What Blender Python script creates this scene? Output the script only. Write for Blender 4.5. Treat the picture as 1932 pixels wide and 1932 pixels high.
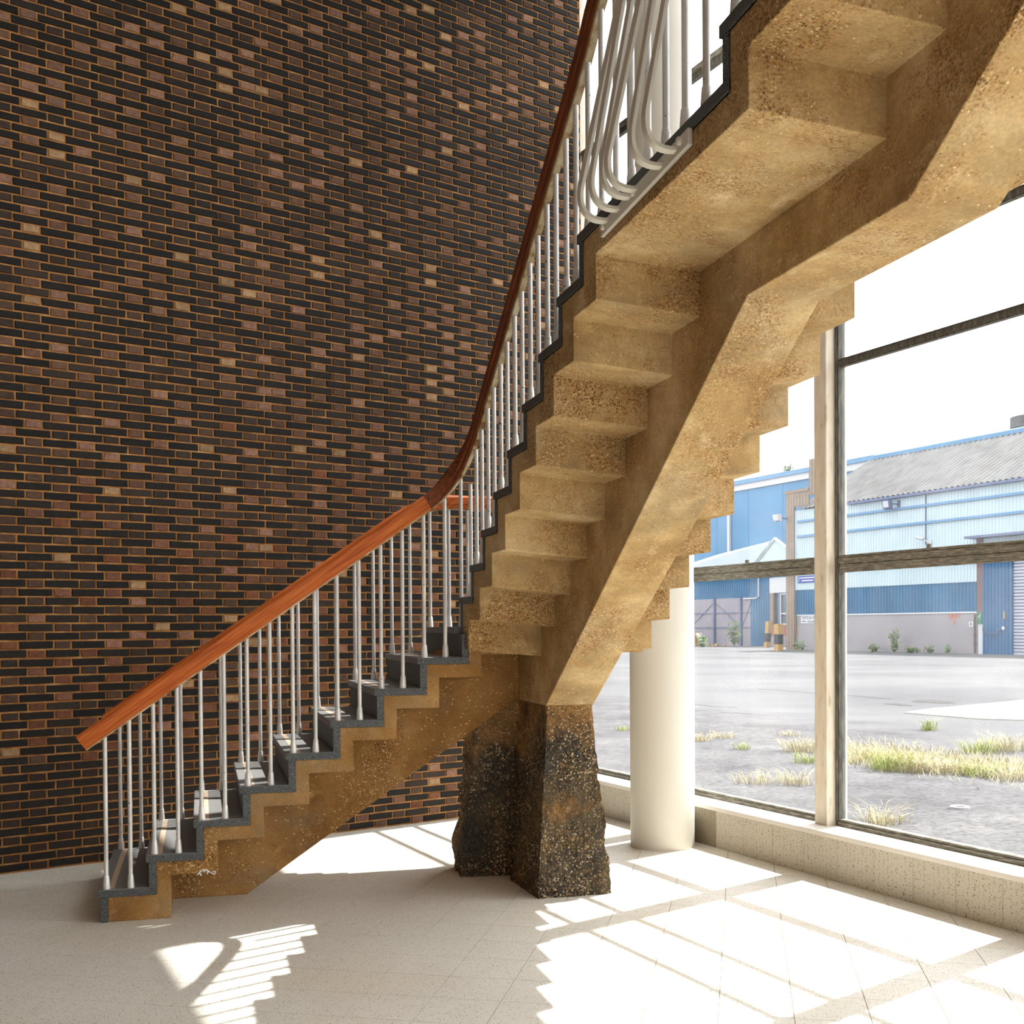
import bpy, bmesh, math, random
from mathutils import Vector, Matrix, noise
random.seed(7)
for o in list(bpy.data.objects): bpy.data.objects.remove(o)
SC = bpy.context.scene
COL = SC.collection

# ------------------------------------------------------------------ camera
FPX, CXP, CYP = 2171.274, 966.0, 1216.913
YAW, PITCH, ROLL, CAMH = -0.26387, -0.01568, -0.00650, 1.5899
_R = Vector((math.cos(YAW), math.sin(YAW), 0)); _F = Vector((-math.sin(YAW), math.cos(YAW), 0)); _U = Vector((0, 0, 1))
_F2 = _F*math.cos(PITCH)+_U*math.sin(PITCH); _U2 = -_F*math.sin(PITCH)+_U*math.cos(PITCH)
CR = _R*math.cos(ROLL)+_U2*math.sin(ROLL); CU = -_R*math.sin(ROLL)+_U2*math.cos(ROLL); CF = _F2
CAM = Vector((0, 0, CAMH))
cd = bpy.data.cameras.new('camera'); cam = bpy.data.objects.new('camera', cd); COL.objects.link(cam)
cd.sensor_width = 36; cd.sensor_fit = 'HORIZONTAL'; cd.lens = FPX/1932*36; cd.shift_y = (CYP-966)/1932
cd.clip_start = 0.05; cd.clip_end = 500
cam.matrix_world = Matrix(((CR.x, CU.x, -CF.x, CAM.x), (CR.y, CU.y, -CF.y, CAM.y), (CR.z, CU.z, -CF.z, CAM.z), (0, 0, 0, 1)))
SC.camera = cam

def ray(u, v): return CF+CR*((u-CXP)/FPX)+CU*((CYP-v)/FPX)
def hit(u, v, P, n):                      # photo direction -> point on a real plane of the place
    d = ray(u, v); return CAM+d*((P-CAM).dot(n)/d.dot(n))
def px(P):
    d = P-CAM; z = d.dot(CF); return CXP+FPX*d.dot(CR)/z, CYP-FPX*d.dot(CU)/z, z

# room axes: window wall (WS along, WN out of the room) and brick wall (BD along, BN out)
WA, BA = -0.19307, 0.36805
WS = Vector((math.sin(WA), math.cos(WA), 0)); WN = Vector((WS.y, -WS.x, 0)); WP = Vector((3.5548, 7.5, 0))
BD = Vector((math.cos(BA), math.sin(BA), 0)); BN = Vector((-math.sin(BA), math.cos(BA), 0)); BP = Vector((0, 8.5614, 0))
def W(s, o, z=0.0): return WP+WS*s+WN*o+Vector((0, 0, z))
def B(s, o, z=0.0): return BP+BD*s+BN*o+Vector((0, 0, z))
WROT = math.atan2(WS.y, WS.x)

# ------------------------------------------------------------------ light
world = bpy.data.worlds.new('sky'); SC.world = world; world.use_nodes = True
bg = world.node_tree.nodes['Background']; bg.inputs[0].default_value = (0.98, 0.985, 1.0, 1); bg.inputs[1].default_value = 3.9
sun = bpy.data.lights.new('sun', 'SUN'); sun.energy = 11.0; sun.angle = math.radians(0.6); sun.color = (1.0, 0.98, 0.94)
so = bpy.data.objects.new('sun', sun); COL.objects.link(so)
sd = (WN*-0.563+WS*-0.135+Vector((0, 0, -1))).normalized()
so.rotation_euler = sd.to_track_quat('-Z', 'Y').to_euler(); so.location = (10, 10, 20)
vs = SC.view_settings; vs.view_transform = 'Standard'; vs.look = 'None'; vs.gamma = 1; vs.use_curve_mapping = False; vs.exposure = 0.14

# ------------------------------------------------------------------ material helpers
def lin(r, g, b): return tuple((c/255/12.92 if c/255 <= .04045 else ((c/255+.055)/1.055)**2.4) for c in (r, g, b))+(1,)
class Mat:
    def __init__(s, name, rough=.7, metal=0, spec=.3):
        s.m = bpy.data.materials.new(name); s.m.use_nodes = True; s.t = s.m.node_tree
        s.b = s.t.nodes['Principled BSDF']; s.b.inputs['Roughness'].default_value = rough
        s.b.inputs['Metallic'].default_value = metal; s.b.inputs['Specular IOR Level'].default_value = spec
        s.co = None
    def n(s, typ, **kw):
        nd = s.t.nodes.new('ShaderNode'+typ)
        for k, v in kw.items():
            if hasattr(nd, k): setattr(nd, k, v)
            else: nd.inputs[k.replace('_', ' ')].default_value = v
        return nd
    def l(s, a, b): s.t.links.new(a, b)
    def coord(s, kind='Object', scale=(1, 1, 1)):
        tc = s.n('TexCoord'); mp = s.n('Mapping'); mp.inputs['Scale'].default_value = scale
        if kind == 'World': g = s.n('NewGeometry'); s.l(g.outputs['Position'], mp.inputs[0])
        else: s.l(tc.outputs[kind], mp.inputs[0])
        return mp.outputs[0]
    def ramp(s, fac, stops):
        r = s.n('ValToRGB'); e = r.color_ramp.elements
        while len(e) > 1: e.remove(e[-1])
        e[0].position, e[0].color = stops[0]
        for p_, c in stops[1:]:
            k = e.new(p_); k.color = c
        s.l(fac, r.inputs[0]); return r.outputs[0]
    def noise(s, co, scale, detail=4, rough=.55):
        k = s.n('TexNoise'); k.inputs['Scale'].default_value = scale; k.inputs['Detail'].default_value = detail; k.inputs['Roughness'].default_value = rough
        s.l(co, k.inputs['Vector']); return k.outputs['Fac']
    def voro(s, co, scale, out='Distance', rnd=1.0, feature='F1'):
        k = s.n('TexVoronoi'); k.feature = feature; k.inputs['Scale'].default_value = scale; k.inputs['Randomness'].default_value = rnd
        s.l(co, k.inputs['Vector']); return k.outputs[out]
    def mix(s, fac, a, b, mode='MIX'):
        k = s.n('Mix'); k.data_type = 'RGBA'; k.blend_type = mode
        if isinstance(fac, float): k.inputs[0].default_value = fac
        else: s.l(fac, k.inputs[0])
        for i, v in ((6, a), (7, b)):
            if isinstance(v, tuple): k.inputs[i].default_value = v
            else: s.l(v, k.inputs[i])
        return k.outputs[2]
    def math(s, op, a, b=None):
        k = s.n('Math'); k.operation = op
        for i, v in enumerate((a, b)):
            if v is None: continue
            if isinstance(v, (int, float)): k.inputs[i].default_value = v
            else: s.l(v, k.inputs[i])
        return k.outputs[0]
    def color(s, c):
        if isinstance(c, tuple): s.b.inputs['Base Color'].default_value = c
        else: s.l(c, s.b.inputs['Base Color'])
    def bump(s, h, strength=.3, dist=.01, prev=None):
        k = s.n('Bump'); k.inputs['Strength'].default_value = strength; k.inputs['Distance'].default_value = dist
        s.l(h, k.inputs['Height'])
        if prev is not None: s.l(prev, k.inputs['Normal'])
        s.l(k.outputs[0], s.b.inputs['Normal']); return k.outputs[0]

def plain(name, c, rough=.7, var=.12, scale=3.0, metal=0, spec=.3, bump=0):
    m = Mat(name, rough, metal, spec); co = m.coord('World')
    f = m.noise(co, scale, 5)
    d = tuple(x*(1-var) for x in c[:3])+(1,); e = tuple(min(1, x*(1+var)) for x in c[:3])+(1,)
    m.color(m.ramp(f, [(.3, d), (.7, e)]))
    if bump: m.bump(m.noise(co, scale*20, 3), bump, .004)
    return m.m

def concrete(name, base, light, dark, exposed=.45):
    m = Mat(name, .9, 0, .15); co = m.coord('World')
    big = m.noise(co, 2.4, 6, .62); mid = m.noise(co, 10, 5, .65); fine = m.noise(co, 85, 3, .6)
    col = m.ramp(big, [(.28, dark), (.5, base), (.72, light)])
    # greyer cement patches and pale smears left by the formwork
    gp = m.ramp(m.noise(m.coord('World', (1.0, 1.0, 1.6)), 1.9, 5, .6), [(.50, (0, 0, 0, 1)), (.68, (.55, .55, .55, 1))])
    col = m.mix(gp, col, tuple(x*.95 for x in lin(142, 128, 102)[:3])+(1,) if base[0] > .3 else lin(112, 94, 68))
    ps = m.ramp(m.noise(m.coord('World', (2.6, 1.1, 3.4)), 2.7, 5, .6), [(.60, (0, 0, 0, 1)), (.72, (.6, .6, .6, 1))])
    col = m.mix(ps, col, tuple(min(1, x*1.2) for x in light[:3])+(1,))
    col = m.mix(1.0, col, m.ramp(mid, [(.3, (.82, .81, .79, 1)), (.7, (1.1, 1.1, 1.1, 1))]), 'MULTIPLY')
    col = m.mix(1.0, col, m.ramp(fine, [(.3, (.84, .83, .82, 1)), (.7, (1.1, 1.1, 1.1, 1))]), 'MULTIPLY')
    # exposed aggregate: pebbles of several colours in ragged areas
    vc = m.n('TexVoronoi'); vc.inputs['Scale'].default_value = 105; m.l(co, vc.inputs['Vector'])
    sep = m.n('SeparateColor'); m.l(vc.outputs['Color'], sep.inputs[0])
    peb = m.ramp(sep.outputs[0], [(0, lin(74, 50, 28)), (.25, lin(118, 80, 42)), (.5, lin(152, 106, 54)), (.75, lin(186, 142, 82)), (.93, lin(226, 204, 160)), (1, lin(146, 84, 50))])
    area = m.math('ADD', m.math('MULTIPLY', m.noise(co, 1.5, 6, .68), .75), m.math('MULTIPLY', mid, .25))
    am = m.ramp(area, [(.64-exposed*.34, (0, 0, 0, 1)), (.74-exposed*.26, (1, 1, 1, 1))])
    col = m.mix(m.math('MULTIPLY', am, .6), col, dark)
    fac = m.math('MULTIPLY', m.math('MULTIPLY', am, m.math('LESS_THAN', vc.outputs['Distance'], .5)), .85)
    col = m.mix(fac, col, peb)
    # sparse bright stones and small pits everywhere
    v2 = m.n('TexVoronoi'); v2.inputs['Scale'].default_value = 66; m.l(co, v2.inputs['Vector'])
    s2 = m.n('SeparateColor'); m.l(v2.outputs['Color'], s2.inputs[0])
    br = m.math('MULTIPLY', m.math('GREATER_THAN', s2.outputs[1], .95), m.math('LESS_THAN', v2.outputs['Distance'], .24))
    dk = m.math('MULTIPLY', m.math('LESS_THAN', s2.outputs[1], .09), m.math('LESS_THAN', v2.outputs['Distance'], .17))
    col = m.mix(br, col, lin(226, 200, 152)); col = m.mix(m.math('MULTIPLY', dk, .8), col, lin(84, 60, 38))
    m.color(col)
    b1 = m.bump(mid, .35, .012)
    b2 = m.bump(fine, .25, .003, b1)
    m.bump(m.math('MULTIPLY', vc.outputs['Distance'], am), .5, .01, b2)
    return m.m

def terrazzo(name, ground, specks, scale, bumpy=0, rough=.55, stain=None):
    m = Mat(name, rough, 0, .35); co = m.coord('World')
    col = m.ramp(m.noise(co, 1.3, 4), [(.35, tuple(x*.93 for x in ground[:3])+(1,)), (.7, ground)])
    if stain: col = m.mix(m.ramp(m.noise(co, .55, 4, .6), [(.47, (0, 0, 0, 1)), (.75, (.75, .75, .75, 1))]), col, stain)
    for sc, c, th, sz in specks:
        v = m.n('TexVoronoi'); v.inputs['Scale'].default_value = sc; m.l(co, v.inputs['Vector'])
        sp = m.n('SeparateColor'); m.l(v.outputs['Color'], sp.inputs[0])
        k = m.math('MULTIPLY', m.math('GREATER_THAN', sp.outputs[0], th), m.math('LESS_THAN', v.outputs['Distance'], sz))
        col = m.mix(k, col, c)
    m.color(col)
    return m.m

M = {}
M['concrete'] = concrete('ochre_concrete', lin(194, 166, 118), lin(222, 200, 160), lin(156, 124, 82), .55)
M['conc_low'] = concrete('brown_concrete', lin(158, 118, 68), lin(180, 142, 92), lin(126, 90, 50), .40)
M['conc_agg'] = concrete('aggregate_concrete', lin(146, 108, 64), lin(176, 136, 86), lin(104, 76, 46), .85)
# the broken stump of the pier: dark weathered mortar full of stones
m = Mat('stump_concrete', .95, 0, .1); co = m.coord('World')
col = m.ramp(m.noise(co, 3.2, 6, .65), [(.3, lin(44, 44, 42)), (.46, lin(66, 64, 58)), (.58, lin(92, 80, 62)), (.72, lin(142, 106, 66))])
v = m.n('TexVoronoi'); v.inputs['Scale'].default_value = 92; m.l(co, v.inputs['Vector'])
sp = m.n('SeparateColor'); m.l(v.outputs['Color'], sp.inputs[0])
peb = m.ramp(sp.outputs[0], [(0, lin(46, 44, 40)), (.35, lin(84, 74, 58)), (.6, lin(118, 96, 66)), (.8, lin(160, 130, 90)), (.93, lin(222, 206, 176)), (1, lin(150, 80, 50))])
gx = m.n('NewGeometry'); sx = m.n('SeparateXYZ'); m.l(gx.outputs['Position'], sx.inputs[0])
k = m.math('MULTIPLY', m.ramp(m.noise(co, 2.6, 5, .6), [(.36, (.1, .1, .1, 1)), (.58, (1, 1, 1, 1))]), m.math('LESS_THAN', v.outputs['Distance'], .55))
col = m.mix(k, col, peb)
upc = m.ramp(m.noise(co, 4.0, 5, .6), [(.3, lin(104, 78, 50)), (.5, lin(140, 106, 66)), (.7, lin(168, 132, 86))])
upc = m.mix(m.math('MULTIPLY', m.math('LESS_THAN', v.outputs['Distance'], .5), .5), upc, peb)
hz = m.math('ADD', sx.outputs[2], m.math('MULTIPLY', m.math('ADD', m.noise(co, 3.2, 6, .65), -.5), 1.3))
col = m.mix(m.ramp(hz, [(.80, (0, 0, 0, 1)), (1.05, (1, 1, 1, 1))]), col, upc); m.color(col)
b1 = m.bump(m.noise(co, 22, 5), .6, .02); m.bump(v.outputs['Distance'], .7, .015, b1); M['stump'] = m.m

M['floor'] = terrazzo('cream_terrazzo', lin(226, 221, 210), [(170, lin(128, 118, 104), .80, .36), (110, lin(100, 90, 78), .93, .3)], 1, stain=lin(214, 200, 176))
M['grout'] = plain('grout', lin(140, 123, 98), .9)
M['lowwall'] = terrazzo('grey_terrazzo', lin(205, 198, 182), [(150, lin(120, 110, 92), .74, .4), (90, lin(88, 80, 66), .93, .33)], 1, stain=lin(196, 182, 158))
M['lowwall_dark'] = terrazzo('stained_terrazzo', lin(158, 146, 126), [(150, lin(96, 86, 70), .74, .4)], 1, stain=lin(112, 94, 74))
M['sill'] = plain('sill_stone', lin(226, 222, 214), .6, .05)
M['dark_terrazzo'] = terrazzo('dark_terrazzo', lin(78, 81, 82), [(160, lin(136, 144, 130), .80, .34), (120, lin(34, 38, 38), .8, .4)], 1, rough=.6)
M['tread'] = terrazzo('tread_terrazzo', lin(124, 122, 121), [(190, lin(158, 156, 150), .8, .34)], 1, rough=.6)
M['strip'] = plain('tread_strip', lin(196, 170, 146), .7, .08)
M['chalk'] = plain('chalk', lin(235, 232, 225), .9, .03)
# mahogany
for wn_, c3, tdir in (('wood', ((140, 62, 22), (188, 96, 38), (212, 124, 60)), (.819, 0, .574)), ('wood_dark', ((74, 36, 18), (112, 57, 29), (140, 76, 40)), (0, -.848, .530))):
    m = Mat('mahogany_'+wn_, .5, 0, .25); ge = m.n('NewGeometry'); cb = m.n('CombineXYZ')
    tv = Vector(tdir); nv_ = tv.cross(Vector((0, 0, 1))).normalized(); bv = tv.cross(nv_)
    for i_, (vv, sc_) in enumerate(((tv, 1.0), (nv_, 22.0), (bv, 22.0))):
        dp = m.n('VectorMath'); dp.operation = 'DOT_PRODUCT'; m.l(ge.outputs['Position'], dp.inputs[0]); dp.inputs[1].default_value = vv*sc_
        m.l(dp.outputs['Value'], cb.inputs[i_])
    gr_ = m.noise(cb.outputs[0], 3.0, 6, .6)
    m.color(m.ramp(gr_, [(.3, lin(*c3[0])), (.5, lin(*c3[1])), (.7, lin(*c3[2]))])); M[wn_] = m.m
# painted steel balusters with chips
m = Mat('silver_paint', .36, .25, .5); co = m.coord('World')
chip = m.ramp(m.noise(co, 30, 3, .7), [(.665, (0, 0, 0, 1)), (.69, (1, 1, 1, 1))])
m.color(m.mix(chip, m.ramp(m.noise(co, 7, 4), [(.3, lin(196, 196, 194)), (.7, lin(226, 225, 220))]), lin(70, 66, 60))); M['silver'] = m.m
M['cream_metal'] = plain('cream_painted_metal', lin(206, 202, 190), .5, .06)
m = Mat('rusty_bar', .7); co = m.coord('World')
m.color(m.ramp(m.noise(co, 14, 5), [(.35, lin(130, 92, 48)), (.5, lin(192, 172, 130)), (.65, lin(214, 204, 176))])); M['bar'] = m.m
# window timber and posts
m = Mat('weathered_timber', .85); co = m.coord('World', (3, 3, 26))
m.color(m.ramp(m.noise(co, 5, 6, .65), [(.3, lin(88, 86, 80)), (.5, lin(124, 120, 110)), (.68, lin(170, 165, 152))])); M['timber'] = m.m
m = Mat('dark_frame', .6); co = m.coord('World', (8, 8, 2))
m.color(m.ramp(m.noise(co, 6, 5), [(.35, lin(76, 75, 70)), (.6, lin(106, 103, 94)), (.75, lin(138, 131, 114))])); M['frame'] = m.m
m = Mat('cream_post', .7); co = m.coord('World', (5, 5, 1.2))
m.color(m.ramp(m.noise(co, 5, 6, .6), [(.22, lin(176, 158, 132)), (.40, lin(222, 210, 190)), (.7, lin(234, 226, 212))])); M['post'] = m.m
M['column'] = plain('white_column_paint', lin(226, 223, 212), .5, .03, 1.5)
M['plaster'] = plain('white_plaster', lin(228, 224, 214), .8, .03)
M['brownwall'] = plain('brown_brick_paint', lin(128, 104, 86), .85, .1)
# glass, a little dusty
m = Mat('dusty_glass'); t = m.t; t.nodes.remove(m.b); out = t.nodes['Material Output']
tr = m.n('BsdfTransparent'); tr.inputs[0].default_value = (.97, .98, .98, 1); gl = m.n('BsdfGlossy'); gl.inputs['Roughness'].default_value = .03
df = m.n('BsdfTranslucent'); df.inputs[0].default_value = (.9, .9, .92, 1)
lw = m.n('LayerWeight'); lw.inputs[0].default_value = .12
m1 = m.n('MixShader'); m.l(m.math('MULTIPLY', lw.outputs['Fresnel'], .55), m1.inputs[0]); m.l(tr.outputs[0], m1.inputs[1]); m.l(gl.outputs[0], m1.inputs[2])
co = m.coord('World'); dirt = m.ramp(m.noise(co, 1.1, 6, .7), [(.35, (.004, .004, .004, 1)), (.75, (.035, .035, .035, 1))])
m2 = m.n('MixShader'); m.l(dirt, m2.inputs[0]); m.l(m1.outputs[0], m2.inputs[1]); m.l(df.outputs[0], m2.inputs[2]); m.l(m2.outputs[0], out.inputs[0]); M['glass'] = m.m

# bricks: colour per object (single bricks) or per face (joined bricks)
def brickmat(name, src):
    m = Mat(name, .78, 0, .3); co = m.coord('World')
    if src == 'obj': c = m.n('ObjectInfo').outputs['Color']
    else:
        a = m.n('VertexColor'); a.layer_name = 'tone'; c = a.outputs['Color']
    g = m.ramp(m.noise(co, 38, 5, .65), [(.3, (.62, .62, .62, 1)), (.7, (1.3, 1.25, 1.2, 1))])
    col = m.mix(1.0, c, g, 'MULTIPLY')
    spk = m.ramp(m.noise(co, 120, 2), [(.73, (0, 0, 0, 1)), (.78, (.35, .35, .35, 1))])
    col = m.mix(spk, col, lin(150, 130, 110))
    m.color(col); m.bump(m.noise(co, 70, 4), .25, .004); return m.m
M['brick'] = brickmat('brick', 'obj'); M['bricks'] = brickmat('bricks', 'attr')
m = Mat('mortar', .95, 0, .1); co = m.coord('World')
m.color(m.ramp(m.noise(co, 12, 5), [(.3, lin(142, 99, 57)), (.55, lin(180, 129, 77)), (.75, lin(206, 163, 110))])); m.bump(m.noise(co, 90, 3), .3, .004); M['mortar'] = m.m

def lo(r_, g_, b_): return tuple(x*.62 for x in lin(r_, g_, b_)[:3])+(1,)
# outdoors
def asphalt():
    m = Mat('asphalt', 1.0, 0, .0); co = m.coord('World')
    far = m.ramp(m.noise(co, .16, 6, .6), [(.3, lo(106, 105, 107)), (.6, lo(122, 121, 122)), (.8, lo(130, 128, 127))])
    near = m.ramp(m.noise(co, .7, 6, .65), [(.3, lo(94, 92, 94)), (.55, lo(113, 111, 112)), (.75, lo(130, 127, 125))])
    g = m.ramp(m.noise(co, 20, 4, .7), [(.32, (.55, .55, .56, 1)), (.5, (1, 1, 1, 1)), (.7, (1.3, 1.3, 1.28, 1))])
    near = m.mix(1.0, near, g, 'MULTIPLY')
    ge = m.n('NewGeometry'); dp = m.n('VectorMath'); dp.operation = 'DOT_PRODUCT'; m.l(ge.outputs['Position'], dp.inputs[0]); dp.inputs[1].default_value = WN
    dist = m.math('ADD', m.math('ADD', dp.outputs['Value'], -WP.dot(WN)), m.math('MULTIPLY', m.noise(co, .35, 5, .65), 6.0))
    k = m.ramp(m.math('MULTIPLY', dist, .05), [(.50, (0, 0, 0, 1)), (.62, (1, 1, 1, 1))])
    m.color(m.mix(k, near, far)); return m.m
M['asphalt'] = asphalt()
M['paving'] = plain('pale_concrete_slab', lo(168, 164, 156), .9, .06)
M['crack'] = plain('dark_crack', lo(70, 66, 64), .95)
M['blue'] = plain('blue_cladding', lo(0, 92, 134), .55, .15, .6)
M['bluedoor'] = plain('blue_door', lo(0, 86, 132), .5, .12, .6)
M['bluebig'] = plain('faded_blue_cladding', lo(62, 122, 164), .6, .1, .2)
M['pale'] = plain('pale_blue_cladding', lo(178, 196, 204), .6, .06, .7)
M['bluetrim'] = plain('light_blue_trim', lo(92, 136, 172), .6, .06)
m = Mat('grey_roof', .8); co = m.coord('World', (1.2, 1.2, .5))
m.color(m.ramp(m.noise(co, 1.1, 6, .6), [(.3, lo(78, 74, 76)), (.5, lo(94, 93, 93)), (.7, lo(108, 108, 108))])); M['roof'] = m.m
M['render'] = plain('grey_render', lo(146, 142, 146), .9, .06, .8)
M['greypanel'] = plain('grey_sheet', lo(148, 142, 152), .8, .06, .5)
M['greysteel'] = plain('blue_grey_steel', lo(92, 104, 134), .6, .08)
M['shutter'] = plain('shutter_steel', lo(170, 172, 186), .5, .05)
m = Mat('far_brick', .9); bt = m.n('TexBrick'); m.l(m.coord('World', (1, 1, 1)), bt.inputs['Vector'])
mpb = m.n('Mapping'); mpb.inputs['Rotation'].default_value = (math.radians(90), 0, 0); m.l(m.coord('World'), mpb.inputs[0]); m.l(mpb.outputs[0], bt.inputs['Vector'])
bt.inputs['Color1'].default_value = lo(128, 100, 82); bt.inputs['Color2'].default_value = lo(84, 72, 66); bt.inputs['Mortar'].default_value = lo(176, 166, 150); bt.inputs['Scale'].default_value = 4.4; bt.inputs['Mortar Size'].default_value = .03
m.color(bt.outputs['Color']); M['farbrick'] = m.m
M['redbrick'] = plain('red_render', lo(150, 100, 90), .9, .1, 2)
M['white'] = plain('white_paint', lo(190, 192, 196), .6, .04)
M['paleroof'] = plain('pale_roof', lo(176, 188, 194), .6, .05)
M['darkglass'] = plain('dark_window_glass', lo(60, 84, 104), .2, .1)
M['rust'] = plain('rust_brown', lo(104, 78, 78), .8, .15)
M['orange'] = plain('orange_paint', lo(208, 96, 50), .8, .05)
M['green'] = plain('sign_green', lo(0, 110, 70), .6, .04)
M['signblue'] = plain('sign_blue', lo(44, 66, 150), .6, .04)
M['black'] = plain('black_paint', lo(42, 44, 52), .7, .05)
M['yellow'] = plain('weathered_yellow', lo(176, 140, 84), .8, .1)
M['plank'] = plain('grey_plank', lo(170, 164, 156), .9, .15, 4)
M['rubble'] = plain('rubble', lo(140, 134, 126), .95, .3, 5)
M['leaf'] = plain('green_leaf', lo(110, 128, 88), .8, .3, 4)
M['grass'] = plain('grass_green', lo(164, 172, 84), .9, .25, 5)
M['straw'] = plain('dry_grass', lo(204, 192, 148), .9, .2, 5)
M['rubber'] = plain('black_rubber', lo(52, 54, 60), .6)

# ------------------------------------------------------------------ mesh helpers
class MB:
    def __init__(s): s.v = []; s.f = []; s.tone = []
    def add(s, vs, fs, tone=None):
        b = len(s.v); s.v += [tuple(x) for x in vs]; s.f += [tuple(i+b for i in f) for f in fs]
        if tone is not None: s.tone += [tone]*len(fs)
        return s
    def hexa(s, P, tone=None):            # 8 corners: bottom 0-3, top 4-7
        return s.add(P, [(3, 2, 1, 0), (4, 5, 6, 7), (0, 1, 5, 4), (1, 2, 6, 5), (2, 3, 7, 6), (3, 0, 4, 7)], tone)
    def box(s, a, b, tone=None):
        x0, y0, z0 = a; x1, y1, z1 = b
        return s.hexa([(x0, y0, z0), (x1, y0, z0), (x1, y1, z0), (x0, y1, z0), (x0, y0, z1), (x1, y0, z1), (x1, y1, z1), (x0, y1, z1)], tone)
    def wbox(s, s0, s1, o0, o1, z0, z1, fr=None):   # box in window-wall axes
        g = fr or W
        return s.hexa([g(s0, o0, z0), g(s0, o1, z0), g(s1, o1, z0), g(s1, o0, z0), g(s0, o0, z1), g(s0, o1, z1), g(s1, o1, z1), g(s1, o0, z1)])
    def tube(s, pts, r, n=8, cap=True):
        pts = [Vector(p) for p in pts]; rr = r if isinstance(r, (list, tuple)) else [r]*len(pts)
        b = len(s.v); up = None
        for i, p in enumerate(pts):
            d = (pts[min(i+1, len(pts)-1)]-pts[max(i-1, 0)]).normalized()
            if up is None: up = d.orthogonal().normalized()
            up = (up-d*up.dot(d)).normalized(); q = d.cross(up)
            for k in range(n):
                a = 2*math.pi*k/n; s.v.append(tuple(p+(up*math.cos(a)+q*math.sin(a))*rr[i]))
        for i in range(len(pts)-1):
            for k in range(n):
                a = b+i*n+k; c = b+i*n+(k+1) % n; s.f.append((a, c, c+n, a+n))
        if cap:
            s.f.append(tuple(b+k for k in range(n))[::-1]); s.f.append(tuple(b+(len(pts)-1)*n+k for k in range(n)))
        return s
    def sweep(s, pts, prof, ups):          # profile (side, up) swept along pts with given up vectors, side = tangent x up
        b = len(s.v); n = len(prof)
        for i, p in enumerate(pts):
            d = (pts[min(i+1, len(pts)-1)]-pts[max(i-1, 0)]).normalized()
            u = ups[i]; u = (u-d*u.dot(d)).normalized(); q = d.cross(u)
            for a, c in prof: s.v.append(tuple(p+q*a+u*c))
        for i in range(len(pts)-1):
            for k in range(n):
                a = b+i*n+k; c = b+i*n+(k+1) % n; s.f.append((a, c, c+n, a+n))
        s.f.append(tuple(b+k for k in range(n))[::-1]); s.f.append(tuple(b+(len(pts)-1)*n+k for k in range(n)))
        return s
    def loft(s, rings, cap=True):
        b = len(s.v); n = len(rings[0])
        for r in rings: s.v += [tuple(p) for p in r]
        for i in range(len(rings)-1):
            for k in range(n):
                a = b+i*n+k; c = b+i*n+(k+1) % n; s.f.append((a, c, c+n, a+n))
        if cap:
            s.f.append(tuple(b+k for k in range(n))[::-1]); s.f.append(tuple(b+(len(rings)-1)*n+k for k in range(n)))
        return s
    def mesh(s, name, mat=None, smooth=False):
        me = bpy.data.meshes.new(name); me.from_pydata(s.v, [], s.f)
        if s.tone:
            at = me.color_attributes.new('tone', 'FLOAT_COLOR', 'CORNER')
            i = 0
            for fi, poly in enumerate(me.polygons):
                for _ in poly.loop_indices:
                    at.data[i].color = s.tone[fi]; i += 1
        bm = bmesh.new(); bm.from_mesh(me); bmesh.ops.recalc_face_normals(bm, faces=bm.faces); bm.to_mesh(me); bm.free()
        if smooth: me.polygons.foreach_set('use_smooth', [True]*len(me.polygons))
        if mat: me.materials.append(mat)
        return me
    def build(s, name, mat, parent=None, smooth=False, bevel=0):
        o = bpy.data.objects.new(name, s.mesh(name, mat, smooth)); COL.objects.link(o)
        if parent: o.parent = parent
        if bevel:
            k = o.modifiers.new('bevel', 'BEVEL'); k.width = bevel; k.segments = 2; k.limit_method = 'ANGLE'
        return o
def link(o, parent=None):
    COL.objects.link(o)
    if parent: o.parent = parent
    return o
def tag(o, label=None, cat=None, group=None, kind=None):
    if label: o['label'] = label
    if cat: o['category'] = cat
    if group: o['group'] = group
    if kind: o['kind'] = kind
    return o
def empty(name, loc=(0, 0, 0)):
    # parts keep world coordinates, so things are rooted with an identity transform unless moved as copies
    o = bpy.data.objects.new(name, None); o.empty_display_size = .1; COL.objects.link(o); o.location = loc; return o
def auto_smooth(o, ang=35):
    me = o.data; me.polygons.foreach_set('use_smooth', [True]*len(me.polygons))
    try: me.set_sharp_from_angle(angle=math.radians(ang))
    except Exception: pass
    return o
def text_mesh(name, body, size, mat, parent, origin, right, up, extrude=.002, shear=0, align='LEFT'):
    cu = bpy.data.curves.new(name, 'FONT'); cu.body = body; cu.size = size; cu.extrude = extrude; cu.shear = shear; cu.align_x = align
    t = bpy.data.objects.new(name+'_curve', cu); COL.objects.link(t)
    dg = bpy.context.evaluated_depsgraph_get(); me = bpy.data.meshes.new_from_object(t.evaluated_get(dg)); bpy.data.objects.remove(t)
    me.materials.clear(); me.materials.append(mat)
    r = right.normalized(); u = up.normalized(); n = r.cross(u)
    mw = Matrix(((r.x, u.x, n.x, origin.x), (r.y, u.y, n.y, origin.y), (r.z, u.z, n.z, origin.z), (0, 0, 0, 1)))
    me.transform(mw); o = bpy.data.objects.new(name, me); link(o, parent); return o
Z = Vector((0, 0, 1))

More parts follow.
